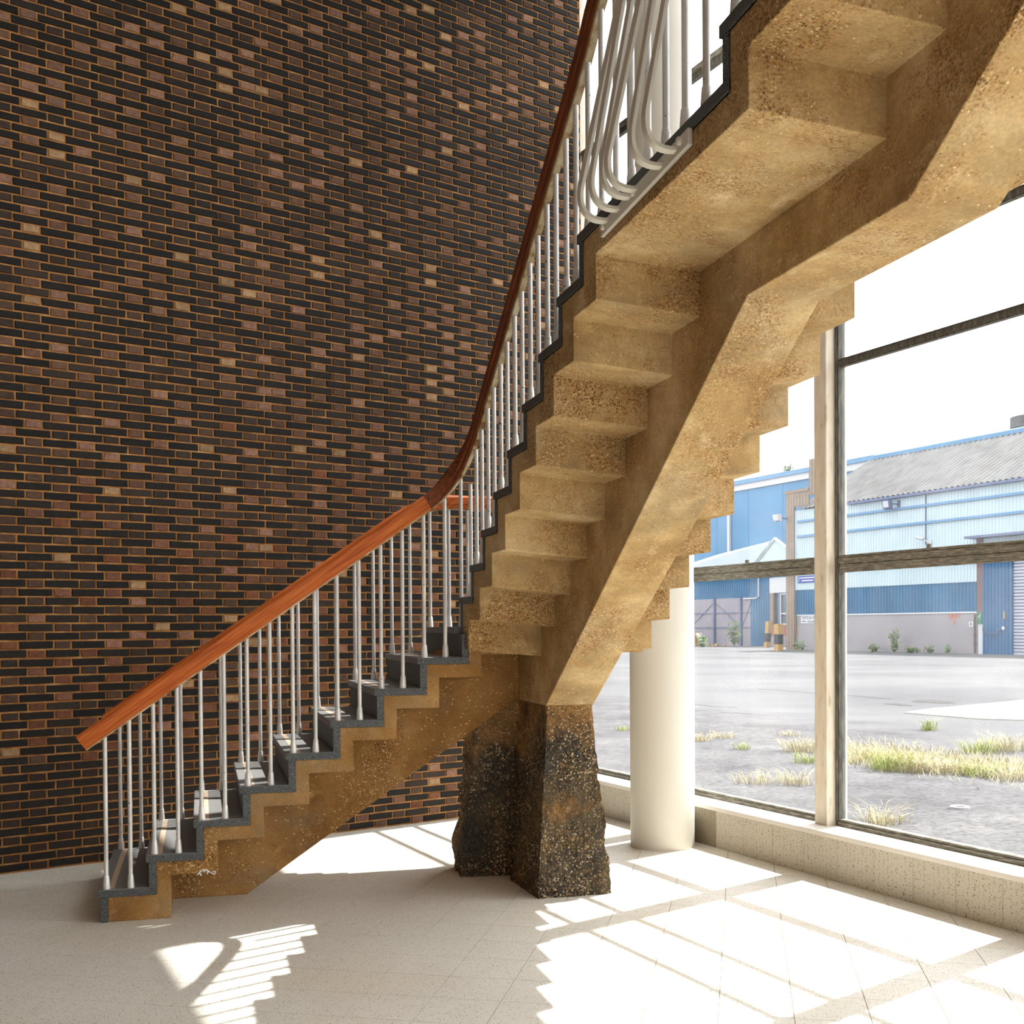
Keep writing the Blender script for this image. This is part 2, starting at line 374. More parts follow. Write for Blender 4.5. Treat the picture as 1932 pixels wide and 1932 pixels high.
# ------------------------------------------------------------------ room shell
HEAD = 7.65                                # head of the tall windows
SFAR, SNEAR = 2.62, -9.2                   # window wall runs from the brick corner to behind the camera
LEFT = -6.0                                # brick wall runs this far left of its datum
def room_poly():
    a = B(3.56, 0); b = B(LEFT, 0); c = b-BN*17.0
    d = W(SNEAR, 0)
    return a, b, c, d
pa, pb, pc, pd = room_poly()
fl = MB(); P = [pa+BN*.3+WN*.3, pb+BN*.3, pc, pd+WN*.3]
fl.hexa([Vector((p.x, p.y, -.25)) for p in P]+[Vector((p.x, p.y, -.003)) for p in P])
floor = tag(fl.build('floor', M['grout']), kind='structure')
# terrazzo floor tiles, laid askew to the stair
E1 = Vector((math.cos(math.radians(63.6)), math.sin(math.radians(63.6)), 0)); E2 = Vector((E1.y, -E1.x, 0))
TS, GAP = .3030, .0030
def inside(p):
    return (p-WP).dot(WN) < .04 and (p-BP).dot(BN) < -.005 and (p-BP).dot(BD) > LEFT and (p-BP).dot(BN) > -16.9 and (p-WP).dot(WS) > SNEAR
tb = MB(); hs = (TS-GAP)/2
tb.hexa([E1*a*hs+E2*b*hs+Vector((0, 0, z)) for z in (-.02, 0) for a, b in ((-1, -1), (1, -1), (1, 1), (-1, 1))])
tile_me = tb.mesh('floor_tile', M['floor'])
cand = []
for i in range(-30, 60):
    for j in range(-50, 30):
        c = E1*(4.76+.1515+(i-16)*TS)+E2*(-3.128+.1515+j*TS)
        cs = [c+E1*a*hs+E2*b*hs for a, b in ((-1, -1), (1, -1), (1, 1), (-1, 1))]
        if not any(inside(q) for q in cs+[c]):
            continue
        u, v, z = px(c)
        a = 0
        if z > .5 and -120 < u < 2050 and v < 2020: a = 1/(z*z*z)
        cand.append((a, c))
cand.sort(key=lambda t: -t[0])
rest = MB()
for k, (a, c) in enumerate(cand):
    if k < 300 and a > 0:
        o = bpy.data.objects.new('floor_tile', tile_me); link(o, floor); o.location = c
    else:
        rest.hexa([c+E1*p*hs+E2*q*hs+Vector((0, 0, z)) for z in (-.02, 0) for p, q in ((-1, -1), (1, -1), (1, 1), (-1, 1))])
# tiles cut along the walls
tag(rest.build('floor_tiles', M['floor'], floor), kind='stuff')

# brick wall: mortar body, bricks proud of it
bw = MB(); bw.wbox(LEFT, 3.56, .004, .33, -.1, HEAD+.5, fr=B)
wall_back = tag(bw.build('wall_back', M['mortar']), kind='structure')
CH, PER, JT = .0582, .3375, .0118
UB, U0 = .505, -1.261
rnd = random.Random(11)
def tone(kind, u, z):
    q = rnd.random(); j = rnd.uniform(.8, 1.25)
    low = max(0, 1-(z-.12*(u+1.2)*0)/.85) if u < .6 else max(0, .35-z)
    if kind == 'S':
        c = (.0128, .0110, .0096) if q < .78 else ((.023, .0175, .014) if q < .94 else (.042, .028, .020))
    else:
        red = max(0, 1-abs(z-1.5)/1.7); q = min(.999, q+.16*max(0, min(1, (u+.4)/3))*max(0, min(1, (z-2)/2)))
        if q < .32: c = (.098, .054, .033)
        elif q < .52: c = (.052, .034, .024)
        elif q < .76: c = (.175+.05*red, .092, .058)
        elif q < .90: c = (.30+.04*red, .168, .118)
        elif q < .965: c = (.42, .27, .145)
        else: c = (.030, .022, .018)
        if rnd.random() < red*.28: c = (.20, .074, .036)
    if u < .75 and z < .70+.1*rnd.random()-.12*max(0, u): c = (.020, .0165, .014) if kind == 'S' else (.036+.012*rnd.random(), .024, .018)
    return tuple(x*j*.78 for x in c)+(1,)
bricks = []
n_rows = int(HEAD/CH)+6
for n in range(0, n_rows):
    z0 = .006+n*CH
    # cells left of the break and right of it
    even = n % 2 == 0
    cells = []
    # left pattern ends with a stretcher end at UB on even rows
    u = UB+(0 if even else -.05625); k = 0
    seq = ['S', 'H'] if even else ['H', 'S']
    while u > LEFT:
        w = .225 if seq[k % 2] == 'S' else .1125
        cells.append((u-w, u, seq[k % 2])); u -= w; k += 1
    if not even: cells.append((UB-.05625, UB+.05625, 'H'))
    u = UB+(0 if even else .05625); k = 0
    while u < 3.56:
        w = .225 if seq[k % 2] == 'S' else .1125
        cells.append((u, min(u+w, 3.56), seq[k % 2])); u += w; k += 1
    for a, b, t in cells:
        if b-a < .03: continue
        bricks.append((a+JT/2, b-JT/2, z0+JT/2, z0+CH-JT/2, t))
area = []
for i, (a, b, z0, z1, t) in enumerate(bricks):
    c = B((a+b)/2, 0, (z0+z1)/2); u, v, d = px(c)
    s = 0
    if d > 1 and -10 < u < 1100 and -10 < v < 1660:
        p, q = px(B(a, 0, z0)), px(B(b, 0, z1)); p2 = px(B(b, 0, z0))
        s = abs(p2[0]-p[0])*abs(q[1]-p2[1])
        # behind the lower flight's dark treads or the pier the wall is hidden
        if u > 880 and v > 1000: s = 0
    area.append((s, i))
single = set(i for s, i in sorted(area, reverse=True)[:300])
def brick_mesh(L, H, cut=.0035):
    b = MB(); e = cut
    h, l = H/2, L/2
    b.add([B(x, y, z)-BP for x, y, z in ((-l, .0045, -h), (l, .0045, -h), (l, .0045, h), (-l, .0045, h), (-l, -.002, -h), (l, -.002, -h), (l, -.002, h), (-l, -.002, h),
           (-l+e, -.0055, -h+e), (l-e, -.0055, -h+e), (l-e, -.0055, h-e), (-l+e, -.0055, h-e))],
          [(0, 1, 5, 4), (1, 2, 6, 5), (2, 3, 7, 6), (3, 0, 4, 7), (4, 5, 9, 8), (5, 6, 10, 9), (6, 7, 11, 10), (7, 4, 8, 11), (8, 9, 10, 11)])
    for i_ in range(4, 8):                 # no two bricks quite square
        dx_, dz_ = rnd.uniform(-.0022, .0022), rnd.uniform(-.0018, .0018); w_ = BD*dx_
        for k_ in (i_, i_+4, i_-4):
            x_, y_, z_ = b.v[k_]; b.v[k_] = (x_+w_.x, y_+w_.y, z_+dz_)
    return b
protos = {}
stuff = MB()
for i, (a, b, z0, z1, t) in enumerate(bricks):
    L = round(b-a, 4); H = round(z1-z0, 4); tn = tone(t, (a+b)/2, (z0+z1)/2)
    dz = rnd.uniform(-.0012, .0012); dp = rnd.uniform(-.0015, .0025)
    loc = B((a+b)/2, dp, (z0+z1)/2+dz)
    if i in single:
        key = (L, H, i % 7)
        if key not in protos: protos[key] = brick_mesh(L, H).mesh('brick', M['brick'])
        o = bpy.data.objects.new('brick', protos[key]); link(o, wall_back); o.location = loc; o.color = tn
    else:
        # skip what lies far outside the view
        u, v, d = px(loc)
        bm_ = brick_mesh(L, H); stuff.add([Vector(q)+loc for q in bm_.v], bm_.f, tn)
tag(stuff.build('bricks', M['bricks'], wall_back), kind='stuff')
# window reveal closing the end of the brick wall
rv = MB(); rv.wbox(3.56, 3.62, .0, .33, -.1, HEAD+.5, fr=B)
tag(rv.build('trim_1', M['post']), kind='structure')

# other walls and ceiling (behind and above the camera)
wl = MB(); 
def slab(mb, p, q, out, th, z0, z1):
    n = out.normalized()*th
    mb.hexa([Vector((x.x, x.y, z)) for z in (z0, z1) for x in (p, q, q+n, p+n)])
slab(wl, pb+BN*.3, pc, -BD, .3, -.1, HEAD+.5); tag(wl.build('wall_left', M['brownwall']), kind='structure')
wf = MB(); fo_ = (pd-pc).cross(Z); n_ = 6
slab(wf, pc, pd+WN*.3, fo_, .3, -.1, .9); slab(wf, pc, pd+WN*.3, fo_, .3, 6.6, HEAD+.5)
for k in range(n_+1):
    a_ = pc.lerp(pd+WN*.3, max(0, k/n_-.02)); b_ = pc.lerp(pd+WN*.3, min(1, k/n_+.02)); slab(wf, a_, b_, fo_, .3, .9, 6.6)
tag(wf.build('wall_front', M['brownwall']), kind='structure')      # unseen front wall; unglazed openings added to let more sky light in
ce = MB(); P = [W(3.2, .30), pb+BN*.3-BD*.3, pc-BD*.3-BN*.3, W(SNEAR-.3, .30)]
ce.hexa([Vector((p.x, p.y, HEAD+.06)) for p in P]+[Vector((p.x, p.y, HEAD+.5)) for p in P])
tag(ce.build('ceiling', M['plaster']), kind='structure')

# low wall under the windows with terrazzo facing panels
lw_ = MB(); lw_.wbox(SNEAR, SFAR, .012, .40, -.1, .262)
wall_right = tag(lw_.build('wall_right', M['grout']), kind='structure')
for k in range(-25, 10):
    s0 = -.609*.9316+.0-.3125*0+k*.3115; s1 = s0+.3115-.0025
    if s1 > SFAR-.02: continue
    pnl = MB(); pnl.wbox(s0, s1, 0, .02, 0.001, .262); pnl.build('facing_panel', M['lowwall_dark'] if s0 < .18 < s1 else M['lowwall'], wall_right)
sl = MB(); sl.wbox(SNEAR, SFAR, -.004, .42, .262, .292); sl.build('sill', M['sill'], wall_right, bevel=.003)

# windows: bays of 1.63 m between posts
BAY, S0 = 1.70, -.868
RAILS = [(1.927, 2.037), (3.243, 3.296), (3.872, 3.925), (5.742, 5.795)]
posts = [S0+BAY*k for k in range(-5, 2)]
HEADZ = HEAD
CLER = 5.80                                # lower lights stop here; unseen clerestory above, bays doubled to keep post shadow off the sun patch
def window(n, s0, s1, zb, zt, rails):      # s0 < s1, clear opening between posts
    w = empty('window_%d' % n); tag(w, kind='structure')
    fr = .030
    for a, b in ((s0, s0+fr), (s1-fr, s1)):
        q = MB(); q.wbox(a, b, .232, .285, zb, zt); q.wbox(a+.008, b-.008, .222, .232, zb+.03, zt); q.build('stile', M['frame'], w)
    q = MB(); q.wbox(s0+fr, s1-fr, .232, .285, zb, zb+.043); q.wbox(s0+fr, s1-fr, .222, .232, zb, zb+.026); q.build('bottom_rail', M['timber'], w)
    zs = [zb+.043]
    for i, (a, b) in enumerate(rails):
        q = MB()
        if i == 0:
            q.wbox(s0+fr, s1-fr, .246, .278, a+.046, a+.055); q.wbox(s0+fr, s1-fr, .240, .278, a, a+.048); q.wbox(s0+fr, s1-fr, .234, .278, a+.053, b); q.wbox(s0+fr, s1-fr, .228, .234, a+.06, a+.09)
            q.build('middle_rail', M['timber'], w)
            c = MB(); m_ = (s0+s1)/2; c.wbox(m_-.012, m_+.012, .220, .235, b-.012, b+.022); c.build('catch', M['timber'], w)
        else:
            q.wbox(s0+fr, s1-fr, .240, .275, a, b); q.wbox(s0+fr, s1-fr, .232, .240, a+.012, b-.014); q.build('transom', M['frame'], w)
        zs += [a, b]
    zs.append(zt-.05)
    q = MB(); q.wbox(s0+fr, s1-fr, .240, .278, zt-.05, zt); q.build('head_rail', M['frame'], w)
    for i in range(0, len(zs), 2):
        g = MB(); g.wbox(s0+fr-.004, s1-fr+.004, .258, .263, zs[i]-.004, zs[i+1]+.004); g.build('pane', M['glass'], w)
PW = .058
edges = [SNEAR-.2]+[x for x in posts if SNEAR < x < SFAR]+[SFAR]
wn = 1
for i in range(len(edges)-1):
    a = edges[i]+(PW if i else 0); b = edges[i+1]-(PW if i < len(edges)-2 else 0.02)
    window(wn, a, b, .292, CLER, RAILS[:3]); wn += 1
inner_posts = edges[1:-1]
tall = [s for k, s in enumerate(inner_posts) if (len(inner_posts)-1-k) % 2 == 0]
for i, s in enumerate(inner_posts):
    q = MB(); q.wbox(s-PW, s+PW, .155, .33, .290, HEADZ if s in tall else CLER); o = q.build('trim_%d' % (i+2), M['post'], bevel=.006); tag(o, kind='structure')
ce_ = [SNEAR-.2]+tall+[SFAR]
for i in range(len(ce_)-1):
    a = ce_[i]+(PW if i else 0); b = ce_[i+1]-(PW if i < len(ce_)-2 else 0.02)
    window(wn, a, b, CLER, HEADZ, []); wn += 1
q = MB(); q.wbox(SNEAR, SFAR, .20, .32, HEADZ, HEADZ+.14); tag(q.build('wall_right_head', M['plaster']), kind='structure')

# round column
cc = Vector((3.2177, 7.7578, 0)); rings = []
for z, rr in ((0, .229), (.02, .231), (HEAD+.07, .231)):
    rings.append([cc+Vector((math.cos(a)*rr, math.sin(a)*rr, z)) for a in [2*math.pi*k/64 for k in range(64)]])
q = MB(); q.loft(rings); col_o = q.build('column', M['column']); auto_smooth(col_o, 40)
tag(col_o, 'round white painted column standing beside the low window wall', 'column')

# ------------------------------------------------------------------ staircase
r, x1, yn, g, yf, xl, yu1, gu, LND = .177, -.5569, 6.581, .2523, 7.8068, 1.4995, 6.7469, .2828, 1.3361
XR = 2.655; XS1, XS2 = 1.947, 2.242; YS1, YS2 = 7.045, 7.335
stair = empty('concrete_staircase'); tag(stair, 'ochre concrete staircase turning on a rough pier with dark terrazzo treads', 'staircase')
TX = lambda i: x1+(i-1)*g                     # nosing of lower tread i
NUP = 17
def TY(j): return yu1-(j-1)*gu if j <= 9 else yu1-8*gu-LND-(j-10)*gu
def TZ(j): return (9+j)*r
TT, RT, OV = .04, .04, .015                   # terrazzo tread, riser, nosing overhang
CO = OV+RT

# lower flight: folded slab, thicker towards the spine
def lower_prof(t):
    top = []; bot = []
    for i in range(1, 10):
        top += [(TX(i)+CO, (i-1)*r-TT if i > 1 else 0), (TX(i)+CO, i*r-TT)]
    bot += [(TX(2)+.13, 0), (TX(2)+.13, 2*r-t)]
    for i in range(3, 10): bot += [(TX(i)+.13, (i-1)*r-t), (TX(i)+.13, i*r-t)]
    top.append((TX(9)+.13, 9*r-TT))
    return top+bot[::-1]
rings = []
for y, t in ((yn+.006, .117), (YS1, .155), (YS2, .155), (yf-.006, .117)):
    rings.append([Vector((x, y, z)) for x, z in lower_prof(t)])
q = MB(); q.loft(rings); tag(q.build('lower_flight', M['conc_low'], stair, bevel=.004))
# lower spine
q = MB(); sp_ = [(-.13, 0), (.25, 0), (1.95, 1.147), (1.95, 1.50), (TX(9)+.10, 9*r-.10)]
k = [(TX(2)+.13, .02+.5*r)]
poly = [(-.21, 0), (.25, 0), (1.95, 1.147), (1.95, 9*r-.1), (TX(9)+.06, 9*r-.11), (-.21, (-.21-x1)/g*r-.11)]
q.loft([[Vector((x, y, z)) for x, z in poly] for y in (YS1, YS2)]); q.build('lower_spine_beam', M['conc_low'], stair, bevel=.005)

# upper flight with half landing and the flight above it
def upper_prof(t, j0, j1, last):
    bk = lambda j: .205 if j < 10 else .17
    top = [(TY(j0)-CO, TZ(j0-1)-t)]; bot = []
    for j in range(j0, j1+1):
        top += [(TY(j)-CO, TZ(j-1)-TT), (TY(j)-CO, TZ(j)-TT)]
        bot += [(TY(j)-bk(j), TZ(j-1)-t), (TY(j)-bk(j), TZ(j)-t)]
    top.append((last, TZ(j1)-TT)); bot.append((last, TZ(j1)-t))
    return top+bot[::-1]
for nm, j0, j1, last in (('upper_flight', 1, 9, TY(10)-CO), ('top_flight', 10, NUP, TY(NUP)-.9)):
    rings = [[Vector((x, y, z)) for y, z in upper_prof(t, j0, j1, last)] for x, t in ((xl+.006, .139), (XS1, .178), (XS2, .178), (XR-.006, .139))]
    q = MB(); q.loft(rings); q.build(nm, M['concrete'], stair, bevel=.004)
# upper spine: sloping, level under the half landing, sloping again
sl_ = .6465
def zt(y): return TZ(1)+(yu1-y)/gu*r-.11
yb = 3.866; zb = 2.80; ya = 6.453; za = zb-(ya-yb)*sl_
yc = 2.868; ytop = TY(NUP)+.2
ztop2 = lambda y: TZ(10)+(TY(10)-y)/gu*r-.11
poly = [(ya, za), (yb, zb), (yc, zb-.008), (ytop, zb-.008+(yc-ytop)*.6465), (ytop, TZ(10)-.15+(TY(10)-.17-ytop)/gu*r), (TY(10)-.17, TZ(10)-.15), (TY(10)-.06, TZ(9)-.09), (TY(9)-.205, TZ(9)-.15), (TY(1)-.205, TZ(1)-.15), (TY(1)-.06, TZ(0)-.075), (7.04, TZ(0)-.09), (7.04, za)]
q = MB(); q.loft([[Vector((x, y, z)) for y, z in poly] for x in (XS1, XS2)]); q.build('upper_spine_beam', M['concrete'], stair, bevel=.005)
# quarter landing slab
q = MB(); q.box((TX(9)+CO, TY(1)-CO, 9*r-.165), (XR-.006, yf-.006, 9*r-TT)); q.build('quarter_landing', M['concrete'], stair, bevel=.004)
q = MB(); q.box((TX(9), TY(1)-OV, 9*r-TT), (XR, yf, 9*r)); q.build('landing_paving', M['tread'], stair, bevel=.003)

# terrazzo treads, risers and pale strips: each its own piece
def tread(x0, x1_, y0, y1_, z, strip):
    q = MB(); q.box((x0, y0, z-TT), (x1_, y1_, z)); t = q.build('tread', M['tread'], stair, bevel=.004)
    s_ = MB(); s_.box(*strip); s_.build('tread_strip', M['strip'], t)
    return t
for i in range(1, 9):
    z = i*r; xa, xb = TX(i), TX(i+1)+OV+RT
    tread(xa, xb, yn, yf, z, ((xa+.055, yn+.03, z-.004), (xa+.085, yf-.03, z+.0007)))
    # dark polished end cap of the tread
for i in range(1, 10):
    z0 = (i-1)*r; q = MB(); q.box((TX(i)+OV, yn if i < 9 else TY(1)-CO-.10, z0), (TX(i)+OV+RT, yf, i*r-TT)); q.build('riser', M['dark_terrazzo'], stair, bevel=.002)
for j in range(1, NUP+1):
    z = TZ(j); ya_, yb_ = TY(j), TY(j+1)-CO
    if j == NUP: yb_ = TY(j)-.9
    tread(xl, XR, yb_, ya_, z, ((xl+.03, ya_-.085, z-.004), (XR-.03, ya_-.055, z+.0007)))
    q = MB(); q.box((xl, TY(j)-OV-RT, TZ(j-1)), (XR, TY(j)-OV, z-TT)); q.build('riser', M['dark_terrazzo'], stair, bevel=.002)
# end faces of the treads are darker than their tops: thin dark terrazzo edging
for i in range(1, 9):
    z = i*r; q = MB(); q.box((TX(i)+.002, yn-.004, z-TT), (TX(i+1)+OV+RT, yn+.012, z-.003)); q.build('tread_edging', M['dark_terrazzo'], stair)
for j in range(1, NUP+1):
    z = TZ(j); yb_ = TY(j+1)-CO if j < NUP else TY(j)-.9
    q = MB(); q.box((xl-.004, yb_, z-TT), (xl+.012, TY(j)-.002, z-.003)); q.build('tread_edging', M['dark_terrazzo'], stair)
# chalk scribble on the side of the second step
q = MB()
def cp(u, v): return hit(u, v, Vector((0, yn+.004, 0)), Vector((0, 1, 0)))
for pts in ([(372, 1651), (377, 1645), (384, 1641), (390, 1641), (396, 1646)], [(384, 1641), (386, 1646), (388, 1641), (392, 1643), (391, 1649)], [(398, 1646), (405, 1650), (407, 1645), (402, 1644)], [(376, 1647), (380, 1652)]):
    q.tube([cp(*p) for p in pts], .0035, 5)
tag(q.build('chalk_mark', M['chalk'], stair), 'white chalk scribble')

# pier: smooth cross-shaped upper part, broken rough stump below
top_o = [(1.66, 7.05), (1.95, 7.05), (1.95, 6.455), (2.237, 6.455), (2.237, 7.33), (1.66, 7.33)]
q = MB(); q.loft([[Vector((x, y, z)) for x, y in top_o] for z in (.86, 9*r-.10)]); q.build('pier', M['stump'], stair, bevel=.012)
def stump():
    levels = 92; out = []
    base = [(1.60, 7.13), (1.86, 7.10), (1.885, 6.42), (2.345, 6.44), (2.45, 7.40), (1.60, 7.46)]
    topp = [(1.675, 7.06), (1.955, 7.06), (1.955, 6.46), (2.235, 6.46), (2.235, 7.33), (1.675, 7.33)]
    prof = [(0, 0), (.12, .05), (.3, .28), (.5, .50), (.7, .72), (.85, .88), (1, 1)]
    def ease(t):
        for (a, b), (c, d) in zip(prof, prof[1:]):
            if t <= c: return b+(d-b)*(t-a)/(c-a)
        return 1
    N = 40
    for i in range(levels+1):
        t = i/levels; z = t*1.10; k = ease(t)
        P = [Vector((a[0]+(b[0]-a[0])*k, a[1]+(b[1]-a[1])*k, z)) for a, b in zip(base, topp)]
        ring = []
        for e in range(6):
            for m_ in range(N): ring.append(P[e].lerp(P[(e+1) % 6], m_/N))
        c = Vector((2.0, 7.05, z)); fade = min(1, (1-t)*5+.05)
        rr = []
        for p in ring:
            d = (p-c); d.z = 0; d.normalize()
            nv = noise.fractal(p*6.0, 1.0, 2.0, 5)*.026+noise.noise(p*2.3+Vector((3, 1, 0)))*.022+noise.noise(p*16)*.010+noise.noise(p*42)*.006
            rr.append(p+d*nv*fade+Vector((0, 0, 0 if i in (0,) else noise.noise(p*9)*.006)))
        out.append(rr)
    q = MB(); q.loft(out); o = q.build('pier_stump', M['stump'], stair); auto_smooth(o, 60); return o
stump()

# gallery slab that receives the top flight, behind the camera
q = MB(); yb_ = TY(NUP)-.9; q.box((xl-.1, yb_-2.2, TZ(NUP)-.22), (3.9, yb_-.002, TZ(NUP)-.0))
tag(q.build('floor_upper', M['floor']), kind='structure')

# ------------------------------------------------------------------ railings
def rail_profile(w=.034, hgt=.088):
    return [(-w*.72, 0), (-w*.72, .022), (-w, .030), (-w, hgt-.014), (-w*.7, hgt), (w*.7, hgt), (w, hgt-.014), (w, .030), (w*.72, .022), (w*.72, 0)]
bal_protos = {}
def baluster(base, ztop, parent):
    L = round(ztop-base.z, 3)
    if L not in bal_protos:
        q = MB(); q.tube([(0, 0, .05), (0, 0, L)], .0118, 10); s_ = MB()
        s_.tube([(0, 0, 0), (0, 0, .012), (0, 0, .068), (0, 0, .074)], [.0195, .0192, .0150, .0128], 12)
        bal_protos[L] = (q.mesh('baluster', M['silver'], True), s_.mesh('ferrule', M['silver'], True))
        for me in bal_protos[L]:
            try: me.set_sharp_from_angle(angle=math.radians(40))
            except Exception: pass
    a, b = bal_protos[L]
    o = bpy.data.objects.new('baluster', a); link(o, parent); o.location = base
    f = bpy.data.objects.new('ferrule', b); link(f, o)
    return o
pl_low = lambda x: r+(x-x1)/g*r              # pitch lines through the nosings
pl_up = lambda y: TZ(1)+(yu1-y)/gu*r
pl_top = lambda y: TZ(10)+(TY(10)-y)/gu*r
HB = .800; HU = .660                          # underside of the wood above the pitch line
def bez(p0, p1, p2, p3, n):
    return [p0*(1-t)**3+p1*3*t*(1-t)**2+p2*3*t*t*(1-t)+p3*t**3 for t in [i/n for i in range(n+1)]]
# --- inner railing: near side of the lower flight, then left side of the upper flights
inner = empty('stair_railing'); tag(inner, 'near mahogany handrail with silver balusters running up to the bent cream bars', 'railing')
yr = yn+.028; xr_ = xl+.028
A0 = Vector((-.607, yr, pl_low(-.607)+HB)); A1 = Vector((1.30, yr, pl_low(1.30)+HB))
B0 = Vector((xr_, 6.36, pl_up(6.36)+HU)); yk = TY(9)-.02
B1 = Vector((xr_, yk, pl_up(yk)+HU))
def up_at(pts): return [Z]*len(pts)
low = [A0.lerp(A1, i/6) for i in range(7)]
wreath = bez(A1, A1+Vector((.17, 0, .119)), B0+Vector((0, .16, -.10)), B0, 14)
upp = [B0.lerp(B1, i/8) for i in range(9)]
zl = TZ(9)+.86
C0 = Vector((xr_, yk-.30, zl)); C1 = Vector((xr_, TY(10)+.10, zl)); D0 = Vector((xr_, TY(10)-.25, pl_top(TY(10)-.25)+HU+.12)); D1 = Vector((xr_, TY(NUP), pl_top(TY(NUP))+HU+.12))
easing = bez(B1, B1+Vector((0, -.12, .075)), C0+Vector((0, .12, 0)), C0, 8)
ease2 = bez(C1, C1+Vector((0, -.12, 0)), D0+Vector((0, .12, -.075)), D0, 8)
pr_ = rail_profile()
q = MB(); q.sweep(low, pr_, up_at(low)); auto_smooth(q.build('handrail', M['wood'], inner), 30)
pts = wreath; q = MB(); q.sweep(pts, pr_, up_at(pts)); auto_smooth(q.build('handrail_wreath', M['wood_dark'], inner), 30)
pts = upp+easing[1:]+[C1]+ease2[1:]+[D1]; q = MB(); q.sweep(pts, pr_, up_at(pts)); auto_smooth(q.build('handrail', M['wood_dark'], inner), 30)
bar = [(-.014, -.026), (-.014, -.0015), (.014, -.0015), (.014, -.026)]
for pts in (low, wreath, upp+easing[1:]+[C1]+ease2[1:]+[D1]):
    q = MB(); b_ = bar if pts is not low and pts is not wreath else [(-.012, -.008), (-.012, -.0005), (.012, -.0005), (.012, -.008)]
    q.sweep(pts, b_, up_at(pts)); q.build('core_rail', M['bar'], inner)
full = low+wreath[1:]+upp[1:]+easing[1:]+[C1]+ease2[1:]+[D1]
def rail_z(line, pos, axis):
    best = None
    for a, b in zip(line, line[1:]):
        u0, u1 = a[axis], b[axis]
        if abs(u1-u0) < 1e-6: continue
        t = (pos-u0)/(u1-u0)
        if -1e-6 <= t <= 1+1e-6: best = a.z+(b.z-a.z)*t
    return best
for i in range(1, 9):
    for off in (.046, .172):
        x = TX(i)+off; 
        zt_ = rail_z(low+wreath, x, 0)
        baluster(Vector((x, yr, i*r)), zt_-.004, inner)
ul = wreath[4:]+upp[1:]+easing[1:]+[C1]+ease2[1:]+[D1]
baluster(Vector((xr_+.005, TY(1)+.10, 9*r)), rail_z(wreath, TY(1)+.02-.14, 1) or 2.5, inner)
for j in list(range(1, 9))+list(range(10, NUP)):
    for off in (.05, .185):
        y = TY(j)-off; zt_ = rail_z(ul, y, 1)
        if zt_: baluster(Vector((xr_, y, TZ(j))), zt_-.028, inner)
nb = 8
for k in range(nb):
    y = TY(9)-.06-k*(LND-.12)/(nb-.4); zt_ = rail_z(ul, y, 1)
    baluster(Vector((xr_, y, TZ(9))), zt_-.028, inner)
# --- outer railing: far side of the lower flight, round the quarter landing, right side of the upper flight
outer = empty('stair_railing'); tag(outer, 'far mahogany handrail with silver balusters, level round the quarter landing', 'railing')
yo = yf-.03; xo = XR-.03
F0 = Vector((-.56, yo, pl_low(-.56)+HB)); F1 = Vector((1.36, yo, pl_low(1.36)+HB))
zq = 9*r+.815
G0 = Vector((1.66, yo, zq)); G1 = Vector((xo-.12, yo, zq)); G2 = Vector((xo, yo-.12, zq)); G3 = Vector((xo, TY(1)+.25, zq)); H0 = Vector((xo, TY(1)-.15, pl_up(TY(1)-.15)+HU)); H1 = Vector((xo, yk, B1.z))
F1 = Vector((1.30, yo, pl_low(1.30)+HB-.0)); 
fl1 = [F0.lerp(F1, i/6) for i in range(7)]+bez(F1, F1+Vector((.1, 0, .07)), G0-Vector((.13, 0, 0)), G0, 8)[1:]+[G1]+bez(G1, G1+Vector((.07, 0, 0)), G2+Vector((0, .07, 0)), G2, 6)[1:]+[G3]+bez(G3, G3-Vector((0, .12, 0)), H0+Vector((0, .12, -.075)), H0, 6)[1:]+[H1]
sh = lambda P_: [Vector((xo, p.y, p.z)) for p in P_]
fl1 += sh(easing[1:])+sh([C1])+sh(ease2[1:])+sh([D1])
q = MB(); q.sweep(fl1, pr_, up_at(fl1)); auto_smooth(q.build('handrail', M['wood'], outer), 30)
q = MB(); q.sweep(fl1, [(-.012, -.008), (-.012, -.0005), (.012, -.0005), (.012, -.008)], up_at(fl1)); q.build('core_rail', M['bar'], outer)
for i in range(1, 9):
    for off in (.046, .172):
        x = TX(i)+off; baluster(Vector((x, yo, i*r)), rail_z(fl1[:16], x, 0)-.004, outer)
for k in range(8): baluster(Vector((TX(9)+.06+k*.133, yo, 9*r)), rail_z(fl1[:16], TX(9)+.06+k*.133, 0)-.004, outer)
for k in range(6): baluster(Vector((xo, yo-.15-k*.15, 9*r)), zq-.004, outer)
fo = fl1[22:]
for j in list(range(1, 9))+list(range(10, NUP)):
    for off in (.05, .185):
        y = TY(j)-off; zt_ = rail_z(fl1[16:], y, 1)
        if zt_: baluster(Vector((xo, y, TZ(j))), zt_-.004, outer)
for k in range(nb):
    y = TY(9)-.06-k*(LND-.12)/(nb-.4); zt_ = rail_z(fl1[16:], y, 1)
    baluster(Vector((xo, y, TZ(9))), zt_-.004, outer)

